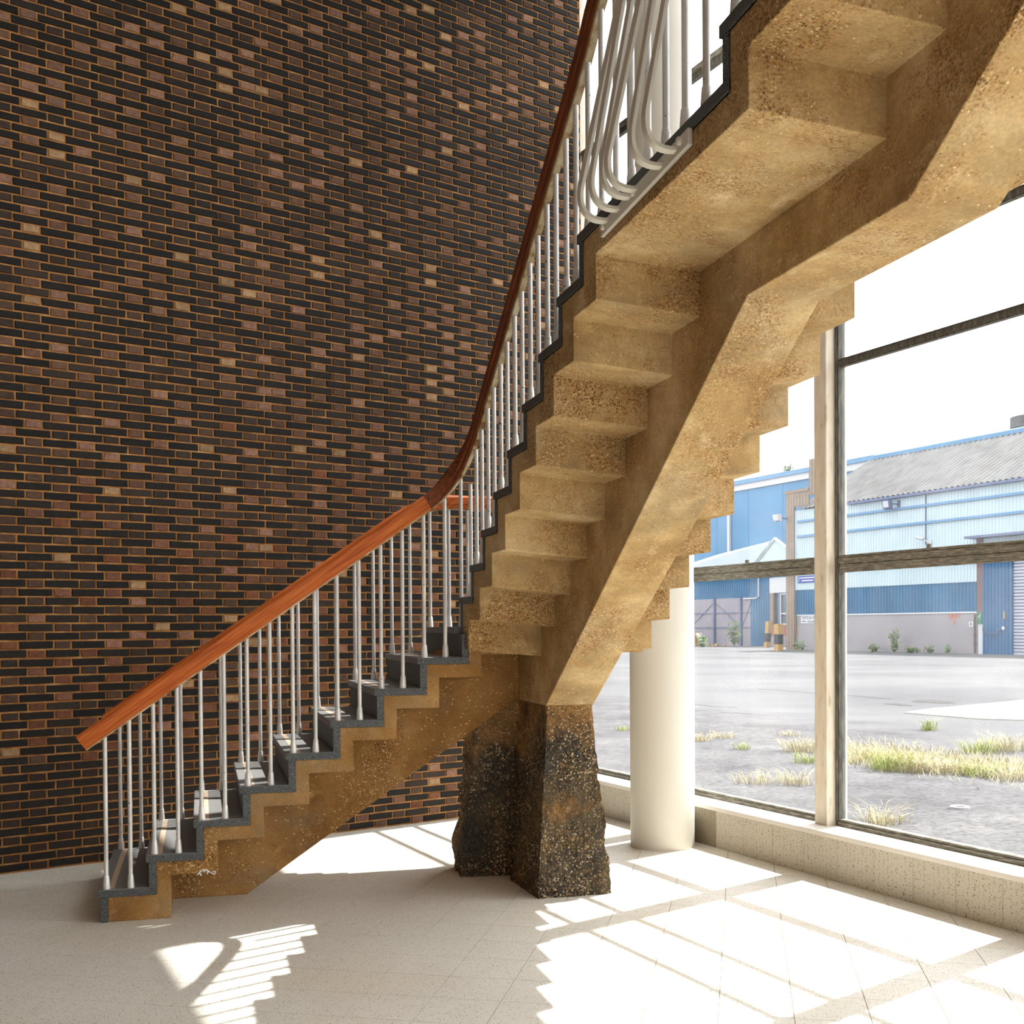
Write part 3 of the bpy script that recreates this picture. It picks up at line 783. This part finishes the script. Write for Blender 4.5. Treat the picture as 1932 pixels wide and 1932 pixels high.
# ------------------------------------------------------------------ bent cream bars bolted to the half landing
guard = empty('bent_bar_guard'); tag(guard, 'cream painted bent metal bars on a plate bolted to the half landing edge', 'metal guard')
q = MB(); q.hexa([Vector((xl-.014, y, z)) for y, z in ((4.170, 3.072), (3.352, 3.095))]+[Vector((xl+.004, y, z)) for y, z in ((3.352, 3.095), (4.170, 3.072))]+[Vector((xl-.014, y, z)) for y, z in ((4.145, 3.125), (3.352, 3.150))]+[Vector((xl+.004, y, z)) for y, z in ((3.352, 3.150), (4.145, 3.125))])
q.build('mounting_plate', M['cream_metal'], guard, bevel=.004)
bases = [(4.094, 3.110), (3.970, 3.110), (3.852, 3.112), (3.795, 3.118), (3.570, 3.112), (3.449, 3.116)]
tops = [(1165, 20), (1175, 0), (1191, 0), (1208, 0), (1231, 0), (1255, 0)]
tilt = Vector((1, 0, -.14)).normalized()
for (y0, z0), (u, v) in zip(bases, tops):
    T = hit(u, v, Vector((xl-.115, 0, 3.22)), tilt)
    Bp = Vector((xl-.012, y0, z0)); E_ = Vector((xl-.115, y0-.005, z0+.13))
    d = (T-E_).normalized()
    pts = bez(Bp, Bp+Vector((-.085, 0, -.012)), E_-d*.09, E_, 10)+[E_.lerp(T, .5), T, T+d*.12]
    q = MB(); q.sweep(pts, [(-.016, -.007), (-.016, .007), (.016, .007), (.016, -.007)], [Vector((1, 0, .6))]*len(pts))
    auto_smooth(q.build('bent_bar', M['cream_metal'], guard, bevel=.0015), 30)
for y, z in ((3.408, 3.128), (3.82, 3.115), (4.128, 3.10)):
    q = MB(); q.tube([(xl-.008, y, z), (xl-.024, y, z), (xl-.028, y, z)], [.014, .014, .009], 12); q.build('bolt', M['cream_metal'], guard)

# ------------------------------------------------------------------ outdoors: yard
q = MB(); P = [W(-70, .40, -.03), W(160, .40, -.03), W(160, 200, -.03), W(-70, 200, -.03)]
q.hexa([p-Vector((0, 0, .3)) for p in P]+P); yard = tag(q.build('yard_ground', M['asphalt']), 'wide grey asphalt yard outside the tall windows', 'yard', kind='structure')
def G(u, v): return hit(u, v, Vector((0, 0, -.03)), Z)
q = MB(); P = [G(1705, 1346), G(1760, 1338), G(1932, 1322), G(2080, 1318), G(2080, 1362), G(1932, 1360), G(1850, 1358)]
q.loft([[p+Vector((0, 0, .0)) for p in P], [p+Vector((0, 0, .02)) for p in P]]); tag(q.build('concrete_slab', M['paving']), 'pale concrete slab let into the grey asphalt yard', 'paving')
pot = [(1720, 1324), (1735, 1320.5), (1765, 1321), (1790, 1323.5), (1802, 1327), (1775, 1327.5), (1745, 1326)]
q = MB(); q.loft([[G(*p)+Vector((0, 0, z)) for p in pot] for z in (-.01, .004)]); tag(q.build('pothole', M['crack']), 'dark ragged pothole in the asphalt yard', 'pothole')
pot = [(1668, 1328), (1690, 1327), (1712, 1330), (1722, 1332), (1700, 1332)]
q = MB(); q.loft([[G(*p)+Vector((0, 0, z)) for p in pot] for z in (-.01, .004)]); tag(q.build('pothole', M['crack']), 'small dark pothole left of the larger ragged one', 'pothole')
for L_, lab in (([(1430, 1300), (1480, 1303), (1535, 1308), (1600, 1312), (1680, 1319)], 'long thin crack running across the asphalt to the potholes'), ([(1310, 1329), (1345, 1333), (1390, 1335)], 'short weedy crack in the asphalt beside the white column'), ([(1360, 1344), (1420, 1347)], 'short crack in the asphalt nearer the left window')):
    q = MB(); P = [G(*p) for p in L_]
    for a, b in zip(P, P[1:]):
        n = (b-a).cross(Z).normalized()*.02
        q.hexa([a-n, b-n, b+n, a+n]+[x+Vector((0, 0, .004)) for x in (a-n, b-n, b+n, a+n)])
    tag(q.build('asphalt_crack', M['crack']), lab, 'crack')
dc = G(1811, 1526); q = MB()
rg = []
for rr, z in ((.055, 0), (.085, 0), (.085, .022), (.070, .026), (.055, .018)): rg.append([dc+Vector((math.cos(a)*rr, math.sin(a)*rr, z)) for a in [2*math.pi*k/20 for k in range(20)]])
q.loft(rg+[rg[0]], cap=False); tag(q.build('pipe_ring', M['white']), 'small pale ring lying on the grey ground outside the right window', 'ring')

# grass tufts
def tuft(name, pos, hgt, n, spread, mat, label, group=None, seed=0):
    rg_ = random.Random(seed); q = MB()
    for _ in range(n):
        a = rg_.uniform(0, 6.28); d = Vector((math.cos(a), math.sin(a), 0)); b = pos+d*rg_.uniform(0, spread*.5)+Vector((rg_.uniform(-spread, spread)*.5, rg_.uniform(-spread, spread)*.5, 0))
        h_ = hgt*rg_.uniform(.25, .95); w = .0022+.0022*rg_.random(); sd_ = Vector((-d.y, d.x, 0))*w; lean = d*h_*rg_.uniform(.3, 1.5)
        m_ = b+lean*.35+Z*h_*.62; t = b+lean+Z*h_*rg_.uniform(.6, .95)
        q.add([b-sd_, b+sd_, m_+sd_*.7, m_-sd_*.7, t], [(0, 1, 2, 3), (3, 2, 4)])
    o = q.build(name, mat); tag(o, label, 'grass', group); return o
spots = [((1322, 1398), .16, 120, .22, 'straw', 'pale dry tuft just right of the white column'), ((1362, 1392), .13, 140, .3, 'straw', 'low straw coloured tuft right of the column'),
 ((1400, 1414), .14, 90, .16, 'grass', 'small green tuft low in the left window bay'), ((1512, 1418), .26, 260, .3, 'straw', 'tall dry tuft beside the cream post on its left'),
 ((1525, 1440), .18, 160, .22, 'grass', 'green tuft at the foot of the tall dry tuft left of the post'), ((1490, 1388), .12, 90, .25, 'straw', 'sparse straw tuft further out left of the post'),
 ((1752, 1378), .26, 120, .16, 'grass', 'lone green weed tuft in the middle of the right window'), ((1678, 1452), .30, 360, .34, 'grass', 'largest green grass tuft in the right window'),
 ((1725, 1456), .24, 300, .32, 'straw', 'dry tuft between the largest green tuft and the right edge'), ((1790, 1458), .20, 280, .34, 'straw', 'broad dry tuft right of centre in the right window'),
 ((1850, 1464), .18, 260, .34, 'grass', 'green tuft in the dry band near the right edge'), ((1905, 1470), .17, 220, .3, 'straw', 'dry tuft at the right edge in the near band'),
 ((1632, 1432), .22, 260, .34, 'straw', 'pale dry tuft left of the largest green tuft'), ((1600, 1440), .16, 150, .2, 'straw', 'pale tuft touching the right side of the cream post'),
 ((1850, 1420), .24, 240, .32, 'grass', 'bright green tuft further out near the right edge'), ((1900, 1416), .32, 320, .4, 'straw', 'tall straw tuft further out at the right edge'),
 ((1656, 1560), .30, 60, .12, 'straw', 'thin dry stalks close outside the right window'), ((1665, 1552), .14, 130, .25, 'straw', 'flattened dry tuft close outside the right window'),
 ((1430, 1478), .18, 120, .3, 'straw', 'faint dry tuft close outside the left window bay'), ((1500, 1480), .22, 130, .25, 'straw', 'dry tuft close outside the left bay beside the post'), ((1175, 1378), .12, 90, .15, 'grass', 'green tuft seen between pier and white column')]
for k, ((u, v), hg, n, sp2, mt, lab) in enumerate(spots):
    tuft('grass_tuft', G(u, v), hg, n, sp2, M[mt], lab, 'grass tufts in the yard', k)
q = MB(); rg_ = random.Random(5)
for _ in range(4200):
    t = rg_.random(); u = 1590+t*345; v = 1418+t*38+rg_.gauss(0, 11); b = G(u, v)
    a = rg_.uniform(0, 6.28); d = Vector((math.cos(a), math.sin(a), 0)); h_ = rg_.uniform(.03, .11); s_ = Vector((-d.y, d.x, 0))*.005
    q.add([b-s_, b+s_, b+d*h_*.8+Z*h_], [(0, 1, 2)])
tag(q.build('dry_grass', M['straw']), 'thin band of dry grass across the yard outside', 'grass', kind='stuff')

# ------------------------------------------------------------------ outdoors: warehouse
def corrugated(s0, s1, o, z0, z1, pitch=.18, depth=.035):
    q = MB(); s = s0; pts = []
    while s < s1:
        pts += [(s, o), (s+pitch*.35, o), (s+pitch*.5, o-depth), (s+pitch*.85, o-depth)]; s += pitch
    pts.append((s1, o))
    for (a, oa), (b, ob) in zip(pts, pts[1:]):
        q.add([W(a, oa, z0), W(b, ob, z0), W(b, ob, z1), W(a, oa, z1)], [(0, 1, 2, 3)])
    return q
FO = 45.0
wh = empty('warehouse'); tag(wh, 'warehouse with pale blue and blue corrugated walls and a grey roof', 'building')
SE, SW_ = 20.0, 52.6
q = MB(); q.wbox(37.9, SW_, FO, FO+.4, -.1, 2.23); q.build('base_wall', M['render'], wh)
q = MB(); q.wbox(37.9, SW_, FO-.05, FO+.4, 2.18, 2.26); q.build('ledge', M['white'], wh)
for k in range(5):
    a = 37.9+k*2.94; b = min(a+2.93, SW_)
    corrugated(a, b, FO, 2.26, 3.87, .24, .05).build('blue_sheet', M['blue'], wh)
for k in range(11):
    a = SE+k*2.97; b = min(a+2.96, SW_)
    corrugated(a, b, FO-.06, 3.87 if a > 37 else 5.2, 9.05, .22, .035).build('pale_sheet', M['pale'], wh)
q = MB(); q.wbox(SE, SW_+0, FO+.05, FO+24, 3.0, 8.95); q.build('body', M['pale'], wh)
for z in (7.33, 8.30):
    q = MB(); q.wbox(SE, SW_-.2, FO-.20, FO-.09, z-.06, z+.08); q.build('wall_rail', M['bluetrim'], wh)
q = MB(); q.wbox(SE, 47.6, FO-.35, FO-.08, 8.93, 9.08); q.build('gutter', M['greysteel'], wh)
# roof slope, corrugated
q = MB(); s = SE; RZ, RO = 12.9, 51.5
pts = []
while s < 52.0:
    pts += [(s, 0), (s+.12, .0), (s+.2, .07), (s+.32, .07)]; s += .40
for (a, ha), (b, hb) in zip(pts, pts[1:]):
    q.add([W(a, FO-.25, 9.08+ha), W(b, FO-.25, 9.08+hb), W(b, RO, RZ+hb), W(a, RO, RZ+ha)], [(0, 1, 2, 3)])
q.build('roof_slope', M['roof'], wh)
q = MB(); q.hexa([W(SE, RO-.5, RZ-.32), W(52.2, RO-.5, RZ-.32), W(52.2, RO+.4, RZ+.0), W(SE, RO+.4, RZ+.0), W(SE, RO-.5, RZ+.0), W(52.2, RO-.5, RZ+.0), W(52.2, RO+.4, RZ+.25), W(SE, RO+.4, RZ+.25)]); q.build('ridge_cap', M['bluetrim'], wh)
q = MB(); q.add([W(52.2, FO, 8.95), W(52.2, RO, RZ), W(52.2, RO+6.5, 8.95)], [(0, 1, 2)]); q.build('gable', M['bluebig'], wh)
q = MB(); q.add([W(SE, RO, RZ), W(52.2, RO, RZ), W(52.2, RO+6.5, 8.95), W(SE, RO+6.5, 8.95)], [(0, 1, 2, 3)]); q.build('roof_slope', M['roof'], wh)
# entrance: rust post, blue sliding door, roller shutter, canopy
q = MB(); q.wbox(37.50, 37.9, FO-.12, FO+.1, 1.7, 6.2); q.build('steel_post', M['rust'], wh)
q = MB(); q.wbox(37.50, 37.85, FO-.06, FO+.2, -.1, 1.7); q.build('door_pier', M['white'], wh)
dr = corrugated(35.75, 37.48, FO-.1, -.05, 5.2, .22, .05).build('sliding_door', M['bluedoor'], wh)
q = MB(); q.wbox(36.02, 36.10, FO-.19, FO-.14, 1.85, 2.25); q.build('notice', M['yellow'], dr)
q = MB(); q.wbox(36.05, 36.2, FO-.19, FO-.14, 1.28, 1.45); q.build('switch_box', M['white'], dr)
q = MB(); q.wbox(35.6, 35.75, FO-.15, FO+.1, -.05, 5.2); q.build('door_jamb', M['bluedoor'], wh)
for k in range(30):
    q = MB(); q.wbox(32.0, 35.6, FO-.02, FO+.03, -.03+k*.17, -.03+k*.17+.12); q.build('shutter_slat', M['shutter'], wh)
q = MB(); q.wbox(32.0, 35.6, FO+.04, FO+.06, -.03, 5.2); q.build('shutter_back', M['greysteel'], wh)
q = MB(); q.wbox(30.0, 38.05, FO-.9, FO-.05, 6.15, 6.28); q.build('canopy', M['greysteel'], wh)
q = MB(); q.tube([W(37.45, FO-.2, 1.32), W(37.25, FO-.25, 1.08), W(36.85, FO-.28, .96), W(36.45, FO-.25, 1.05), W(36.2, FO-.2, 1.32)], .03, 6); q.build('hanging_cable', M['rubber'], wh)
q = MB(); q.tube([W(38.05, FO-.1, 0), W(38.05, FO-.1, 2.1)], .05, 8); q.tube([W(38.05, FO-.1, .55), W(38.05, FO-.1, .62)], .09, 8); q.tube([W(38.05, FO-.1, .95), W(38.05, FO-.1, 1.02)], .09, 8); q.build('rain_pipe', M['rust'], wh)
q = MB(); q.tube([W(41.5, FO-.12, 6.1), W(41.5, FO-.12, 8.9)], .035, 6); q.build('conduit', M['greysteel'], wh)
# lettering and plates; reading direction is -WS seen from inside
RD = -WS
text_mesh('painted_lettering', 'UNIT', .40, M['orange'], wh, W(40.0, FO-.02, 1.88), RD+Z*.04, Z, .004, .15)
text_mesh('painted_lettering', '5', .40, M['orange'], wh, W(39.66, FO-.02, 1.56), RD, Z, .004, .1)
q = MB(); q.wbox(38.22, 38.52, FO-.03, FO-.005, 1.44, 1.72); pl = q.build('number_plate', M['white'], wh)
text_mesh('numeral', '8', .22, M['black'], pl, W(38.43, FO-.035, 1.51), RD, Z, .003)
q = MB(); q.wbox(37.52, 37.82, FO-.16, FO-.12, 1.60, 2.22); sg = q.build('safety_sign', M['green'], wh)
q = MB(); cs = [W(37.75, FO-.17, 2.02), W(37.70, FO-.17, 1.95), W(37.58, FO-.17, 2.14)]
for a, b in zip(cs, cs[1:]):
    n = (b-a).normalized().cross(WN)*.018; q.hexa([a-n, b-n, b+n, a+n]+[x+WN*.012 for x in (a-n, b-n, b+n, a+n)])
q.wbox(37.55, 37.79, FO-.172, FO-.16, 1.86, 1.875); q.build('tick_mark', M['white'], sg)
q = MB(); q.wbox(49.6, 52.2, FO-.03, FO-.005, 1.70, 2.19); sg = q.build('goods_sign', M['white'], wh)
text_mesh('lettering', 'TATE & LYLE', .25, M['black'], sg, W(52.08, FO-.036, 1.97), RD, Z, .003)
text_mesh('lettering', 'Goods In', .24, M['black'], sg, W(51.55, FO-.036, 1.75), RD, Z, .003)
q = MB(); q.hexa([W(52.05, FO-.04, 1.825), W(51.95, FO-.04, 1.76), W(51.95, FO-.03, 1.76), W(52.05, FO-.03, 1.825), W(52.05, FO-.04, 1.835), W(51.95, FO-.04, 1.90), W(51.95, FO-.03, 1.90), W(52.05, FO-.03, 1.835)]); q.wbox(51.68, 51.96, FO-.04, FO-.03, 1.81, 1.85); q.build('arrow', M['black'], sg)
q = MB(); q.wbox(50.2, 52.4, FO-.14, FO-.11, 4.32, 4.76); sg = q.build('blue_sign', M['signblue'], wh)
q = MB(); q.wbox(50.3, 52.2, FO-.15, FO-.14, 4.60, 4.68); q.wbox(50.9, 52.0, FO-.15, FO-.14, 4.42, 4.50); q.wbox(52.25, 52.30, FO-.15, FO-.14, 4.40, 4.70); q.build('sign_lines', M['white'], sg)
# floodlights and camera
def floodlight(s, z, lab):
    f = empty('floodlight'); tag(f, lab, 'floodlight', 'floodlights on the warehouse')
    q = MB(); q.hexa([W(s+.28, FO-.75, z-.30), W(s-.28, FO-.75, z-.30), W(s-.28, FO-.55, z-.34), W(s+.28, FO-.55, z-.34), W(s+.28, FO-.85, z+.2), W(s-.28, FO-.85, z+.2), W(s-.28, FO-.62, z+.22), W(s+.28, FO-.62, z+.22)]); q.build('housing', M['greysteel'], f)
    q = MB(); q.hexa([W(s+.2, FO-.80, z-.22), W(s-.2, FO-.80, z-.22), W(s-.2, FO-.76, z-.22), W(s+.2, FO-.76, z-.22), W(s+.2, FO-.86, z+.14), W(s-.2, FO-.86, z+.14), W(s-.2, FO-.82, z+.14), W(s+.2, FO-.82, z+.14)]); q.build('lens', M['white'], f)
    q = MB(); q.wbox(s-.32, s-.26, FO-.65, FO-.07, z-.08, z+.0); q.wbox(s-.38, s-.2, FO-.12, FO-.07, z-.3, z+.2); q.build('bracket', M['greysteel'], f)
floodlight(43.85, 8.62, 'floodlight under the grey roof eaves of the warehouse')
cv = empty('security_camera'); tag(cv, 'small white security camera on the pale warehouse wall', 'camera')
q = MB(); q.tube([W(41.85, FO-.5, 6.52), W(41.45, FO-.35, 6.40)], .08, 8); q.build('housing', M['white'], cv)
q = MB(); q.tube([W(41.45, FO-.35, 6.38), W(41.2, FO-.1, 6.15)], .035, 6); q.wbox(41.08, 41.3, FO-.12, FO-.07, 5.98, 6.3); q.build('bracket', M['white'], cv)
# roof vents
vt = empty('roof_vent'); tag(vt, 'round grey roof vent on a square base on the warehouse ridge', 'vent')
q = MB(); q.wbox(39.8, 43.1, 52.3, 54.5, 12.3, 13.25); q.build('base', M['roof'], vt)
q = MB(); q.tube([W(41.4, 53.2, 13.25), W(41.4, 53.2, 13.9), W(41.4, 53.2, 13.98)], [1.1, 1.1, .8], 20); auto_smooth(q.build('cowl', M['roof'], vt), 40)
# brick pier with stepped coping at the warehouse corner
bp = empty('brick_pier'); tag(bp, 'tall brown brick pier with stepped coping at the warehouse corner', 'brick pier')
q = MB(); q.wbox(52.68, 53.45, FO-.22, FO-.0, -.1, 10.2); q.build('shaft', M['farbrick'], bp)
q = MB(); q.wbox(51.2, 52.68, FO-.2, FO-.12, 9.3, 10.2); q.wbox(50.4, 51.2, FO-.2, FO-.12, 9.9, 12.2); q.build('stepped_gable', M['farbrick'], bp)
q = MB(); q.wbox(51.2, 53.55, FO-.26, FO-.0, 10.2, 10.4); q.build('coping', M['farbrick'], bp)
f_ = empty('floodlight'); tag(f_, 'small floodlight on the tall brown brick pier', 'floodlight', 'floodlights on the warehouse')
q = MB(); q.hexa([W(53.75, FO-1.0, 8.45), W(53.25, FO-1.0, 8.45), W(53.25, FO-.7, 8.4), W(53.75, FO-.7, 8.4), W(53.75, FO-1.1, 8.85), W(53.25, FO-1.1, 8.85), W(53.25, FO-.75, 8.9), W(53.75, FO-.75, 8.9)]); q.build('housing', M['white'], f_)
q = MB(); q.wbox(53.3, 53.4, FO-.75, FO-.22, 8.55, 8.65); q.build('bracket', M['greysteel'], f_)

# large faded blue building behind
bb = empty('blue_building'); tag(bb, 'large faded blue clad building behind the low pale-roofed shed', 'building')
for k in range(8):
    a = 78+k*6.2; q = MB(); q.wbox(a, a+6.15, 80, 81, -.1, 17.6); q.build('wall_panel', M['bluebig'], bb)
q = MB(); q.wbox(78, 127.6, 79.8, 81, 17.6, 18.3); q.build('white_band', M['white'], bb)
q = MB(); q.wbox(78, 127.6, 79.6, 81, 18.3, 18.8); q.build('parapet', M['bluetrim'], bb)
q = MB(); q.wbox(106.1, 106.5, 79.7, 79.95, 0, 18.2); q.build('downpipe', M['white'], bb)
q = MB(); q.wbox(78, 127.6, 81, 95, -.1, 17.2); q.build('body', M['bluebig'], bb)
# low shed with pale pitched roof
OS = 52.0
sh_ = empty('low_shed'); tag(sh_, 'low blue corrugated shed with a pale pitched roof and grey gates', 'shed')
corrugated(66.2, 84, OS, 3.8, 5.5, .3, .05).build('upper_sheet', M['blue'], sh_)
corrugated(63.75, 66.2, OS, -.05, 5.5, .3, .05).build('side_sheet', M['blue'], sh_)
for k, (a, b) in enumerate(((66.25, 67.45), (67.6, 71.0), (71.15, 74.5), (74.65, 78.0), (78.15, 82.0))):
    gq = corrugated(a, b, OS-.02, -.02, 3.78, .3, .03).build('gate_leaf', M['greypanel'], sh_)
    q = MB()
    for z in (1.43, 2.61): q.wbox(a, b, OS-.1, OS-.04, z-.04, z+.04)
    q.build('gate_rail', M['greysteel'], gq)
    q = MB(); a_, b_ = W(a, OS-.1, 1.45 if k % 2 else 3.5), W(b, OS-.1, 3.5 if k % 2 else 1.45); n = Z*.025; q.hexa([a_-n, b_-n, b_-n+WN*.04, a_-n+WN*.04, a_+n, b_+n, b_+n+WN*.04, a_+n+WN*.04]); q.build('brace', M['greysteel'], gq)
for s in (67.53, 71.07, 74.57, 78.07):
    q = MB(); q.wbox(s-.1, s+.1, OS-.2, OS+.05, -.05, 3.8); q.build('gate_post', M['greysteel'], sh_)
# roof with a gable facing the yard
q = MB(); e0, e1, rdg = W(61.9, OS-.4, 7.1), W(68.5, OS-.4, 5.7), W(64.2, OS-.4, 8.1)
q.add([W(63.2, OS-.3, 8.05), W(84, OS-.3+10, 8.4), W(84, OS-.3, 5.5), W(66.6, OS-.3, 5.5)], [(0, 1, 2, 3)]); q.build('roof_slope', M['paleroof'], sh_)
q = MB(); q.add([W(66.6, OS-.2, 5.5), W(63.2, OS-.2, 8.0), W(61.4, OS-.2, 7.0), W(61.4, OS-.2, 5.3)], [(0, 1, 2, 3)]); q.build('gable', M['pale'], sh_)
q = MB()
for a, b in ((W(66.7, OS-.3, 5.5), W(63.2, OS-.3, 8.1)), (W(63.2, OS-.3, 8.1), W(61.3, OS-.3, 7.0))):
    q.hexa([a, b, b+WN*.2, a+WN*.2]+[x+Z*.18 for x in (a, b, b+WN*.2, a+WN*.2)])
q.build('verge_board', M['white'], sh_)
q = MB(); q.tube([W(65.3, OS-.12, 5.4), W(65.3, OS-.12, 3.85), W(65.6, OS-.12, 3.7), W(67.2, OS-.12, 3.7)], .06, 6); q.build('drain_pipe', M['white'], sh_)
# gatehouse with tall window
of = empty('gatehouse'); tag(of, 'narrow gatehouse with tall white framed window beside the brick pier', 'building')
q = MB(); q.wbox(61.2, 63.75, OS-.3, OS+2, .75, 1.6); q.build('red_wall', M['redbrick'], of)
q = MB(); q.wbox(61.2, 63.75, OS-.35, OS+2, -.1, .75); q.build('plinth', M['render'], of)
q = MB(); q.wbox(61.2, 63.75, OS-.3, OS+2, 4.05, 5.2); q.build('fascia', M['white'], of)
q = MB(); q.wbox(63.3, 63.75, OS-.3, OS+2, 1.6, 4.05); q.build('jamb', M['farbrick'], of)
q = MB(); q.wbox(61.2, 63.3, OS-.1, OS+1.9, 1.6, 4.05); q.build('pane', M['darkglass'], of)
q = MB()
for a, b, z0, z1 in ((62.56, 62.66, 1.65, 4.0), (61.85, 61.95, 1.65, 4.0), (61.9, 62.6, 1.62, 1.72), (61.9, 62.6, 2.42, 2.52), (61.9, 62.6, 3.9, 4.0)): q.wbox(a, b, OS-.2, OS-.1, z0, z1)
q.build('window_frame', M['white'], of)
# bollards, rubble, weeds by the shed
for (u, v, hh, ww, lab) in ((1447, 1222, 1.9, .34, 'leaning yellow and black bollard at the end of the white planks'), (1469, 1228, 1.7, .40, 'upright yellow and black bollard in front of the gatehouse')):
    bo = empty('bollard'); tag(bo, lab, 'bollard', 'yellow and black bollards'); b = G(u, v)
    for nm, z0, z1, mt in (('foot', 0, .42, 'yellow'), ('black_band', .42, 1.05, 'black'), ('head', 1.05, hh, 'yellow')):
        ln = .25 if 'leaning' in lab else 0
        q = MB(); q.hexa([b+WS*sx*ww/2+WN*sy*ww/2+Z*z+WS*(-ln*z*.5) for z in (z0, z1) for sx, sy in ((-1, -1), (1, -1), (1, 1), (-1, 1))]); q.build(nm, M[mt], bo)
rs = random.Random(3)
for k, (u0, v0, u1, v1, lab) in enumerate(((1312, 1197, 1326, 1220, 'leftmost leaning white plank beside the white column'), (1318, 1196, 1331, 1219, 'second leaning white plank beside the white column'), (1324, 1198, 1335, 1216, 'shorter leaning plank beside the white column'), (1414, 1214, 1446, 1199, 'long white plank sloping up to the leaning bollard'), (1410, 1217, 1444, 1206, 'lower white plank sloping up to the leaning bollard'), (1352, 1209, 1395, 1213, 'flat plank on the rubble in front of the grey gates'))):
    PP, NN = G(*max(((u0, v0), (u1, v1)), key=lambda t_: t_[1])), WN
    a, b = hit(u0, v0, PP, NN), hit(u1, v1, PP, NN); d = (b-a).normalized(); n = Vector(d).cross(WN).normalized()*.08; a = a+Z*.06; b = b+Z*.06; w2 = WN*.22
    q = MB(); q.hexa([a-n, b-n, b-n+w2, a-n+w2, a+n, b+n, b+n+w2, a+n+w2]); tag(q.build('plank', M['plank']), lab, 'plank', 'planks on the rubble')
for k in range(46):
    s = rs.uniform(64.5, 75); o_ = OS-rs.uniform(2.8, 5.5); sz = rs.uniform(.12, .42); c = W(s, o_, -.03+sz*.25)
    q = MB(); rot = Matrix.Rotation(rs.uniform(0, 3), 3, Vector((rs.random(), rs.random(), 1)).normalized())
    q.hexa([c+rot @ Vector((x*sz*rs.uniform(.3, .6), y*sz*rs.uniform(.3, .6), z*sz*.3)) for z in (-1, 1) for x, y in ((-1, -1), (1, -1), (1, 1), (-1, 1))])
    tag(q.build('rubble_block', M['rubble'] if k % 3 else M['yellow']), 'broken block in the rubble heap in front of the grey gates', 'rubble', 'rubble heap')
q = MB(); q.wbox(68.0, 68.4, OS-4.2, OS-3.9, -.05, 1.1); tag(q.build('timber_block', M['yellow']), 'upright tan timber block in front of the grey gates', 'timber')
q = MB(); q.wbox(73.0, 73.5, OS-5.2, OS-4.8, -.05, 1.2); tag(q.build('timber_block', M['yellow']), 'upright tan timber block beside the leaning white planks', 'timber')
def shrub(pos, hgt, w, n, lab, seed):
    rg2 = random.Random(seed); sh2 = empty('weed_shrub'); tag(sh2, lab, 'shrub', 'weeds along the buildings'); st = MB(); lf = MB()
    for k in range(max(4, n//14)):
        a = rg2.uniform(0, 6.28); t = pos+Vector((math.cos(a)*w*rg2.random()*.5, math.sin(a)*w*rg2.random()*.5, hgt*rg2.uniform(.6, 1))); st.tube([pos, pos.lerp(t, .5)+Z*.03, t], .008, 4)
        for _ in range(14):
            c = pos.lerp(t, rg2.uniform(.15, 1))+Vector((rg2.gauss(0, w*.12), rg2.gauss(0, w*.12), rg2.gauss(0, .04))); d = Vector((rg2.gauss(0, 1), rg2.gauss(0, 1), rg2.gauss(.2, .5))).normalized()*w*.16; e = d.orthogonal().normalized()*w*.06
            lf.add([c-d, c+e, c+d, c-e], [(0, 1, 2, 3)])
    st.build('stem', M['leaf'], sh2); lf.build('foliage', M['leaf'], sh2)
for k, (s, o_, hg, w, n, lab) in enumerate(((43.0, FO-1.0, 1.5, .8, 150, 'tallest green weed against the grey warehouse base wall'), (39.3, FO-.8, .55, .6, 80, 'small weed near the rusty rain pipe'), (40.5, FO-.8, .5, .7, 80, 'small weed below the orange UNIT lettering'), (41.8, FO-.9, .4, .9, 80, 'low weed right of the tallest weed'), (44.8, FO-.9, .45, .9, 80, 'low weed left of the tallest weed'), (51.0, FO-1.0, .6, 1.0, 90, 'low weed under the white goods sign'), (64.6, OS-3.0, 2.2, 1.1, 170, 'tall weed between the shed and the upright bollard'), (65.2, OS-5.5, .9, 1.2, 120, 'bushy weed at the foot of the leaning bollard'), (71.9, OS-2.5, 2.6, 1.3, 190, 'tall sapling in front of the grey gates'), (66.0, OS-1.5, 1.5, .6, 80, 'thin weed against the blue shed wall'))):
    shrub(W(s, o_, -.03), hg, w, n, lab, k+20)

# seedling rooted on the parapet of the large blue building
shrub(W(96.0, 80.3, 18.78), .9, 1.5, 90, 'small seedling growing on the parapet of the large blue building', 77)
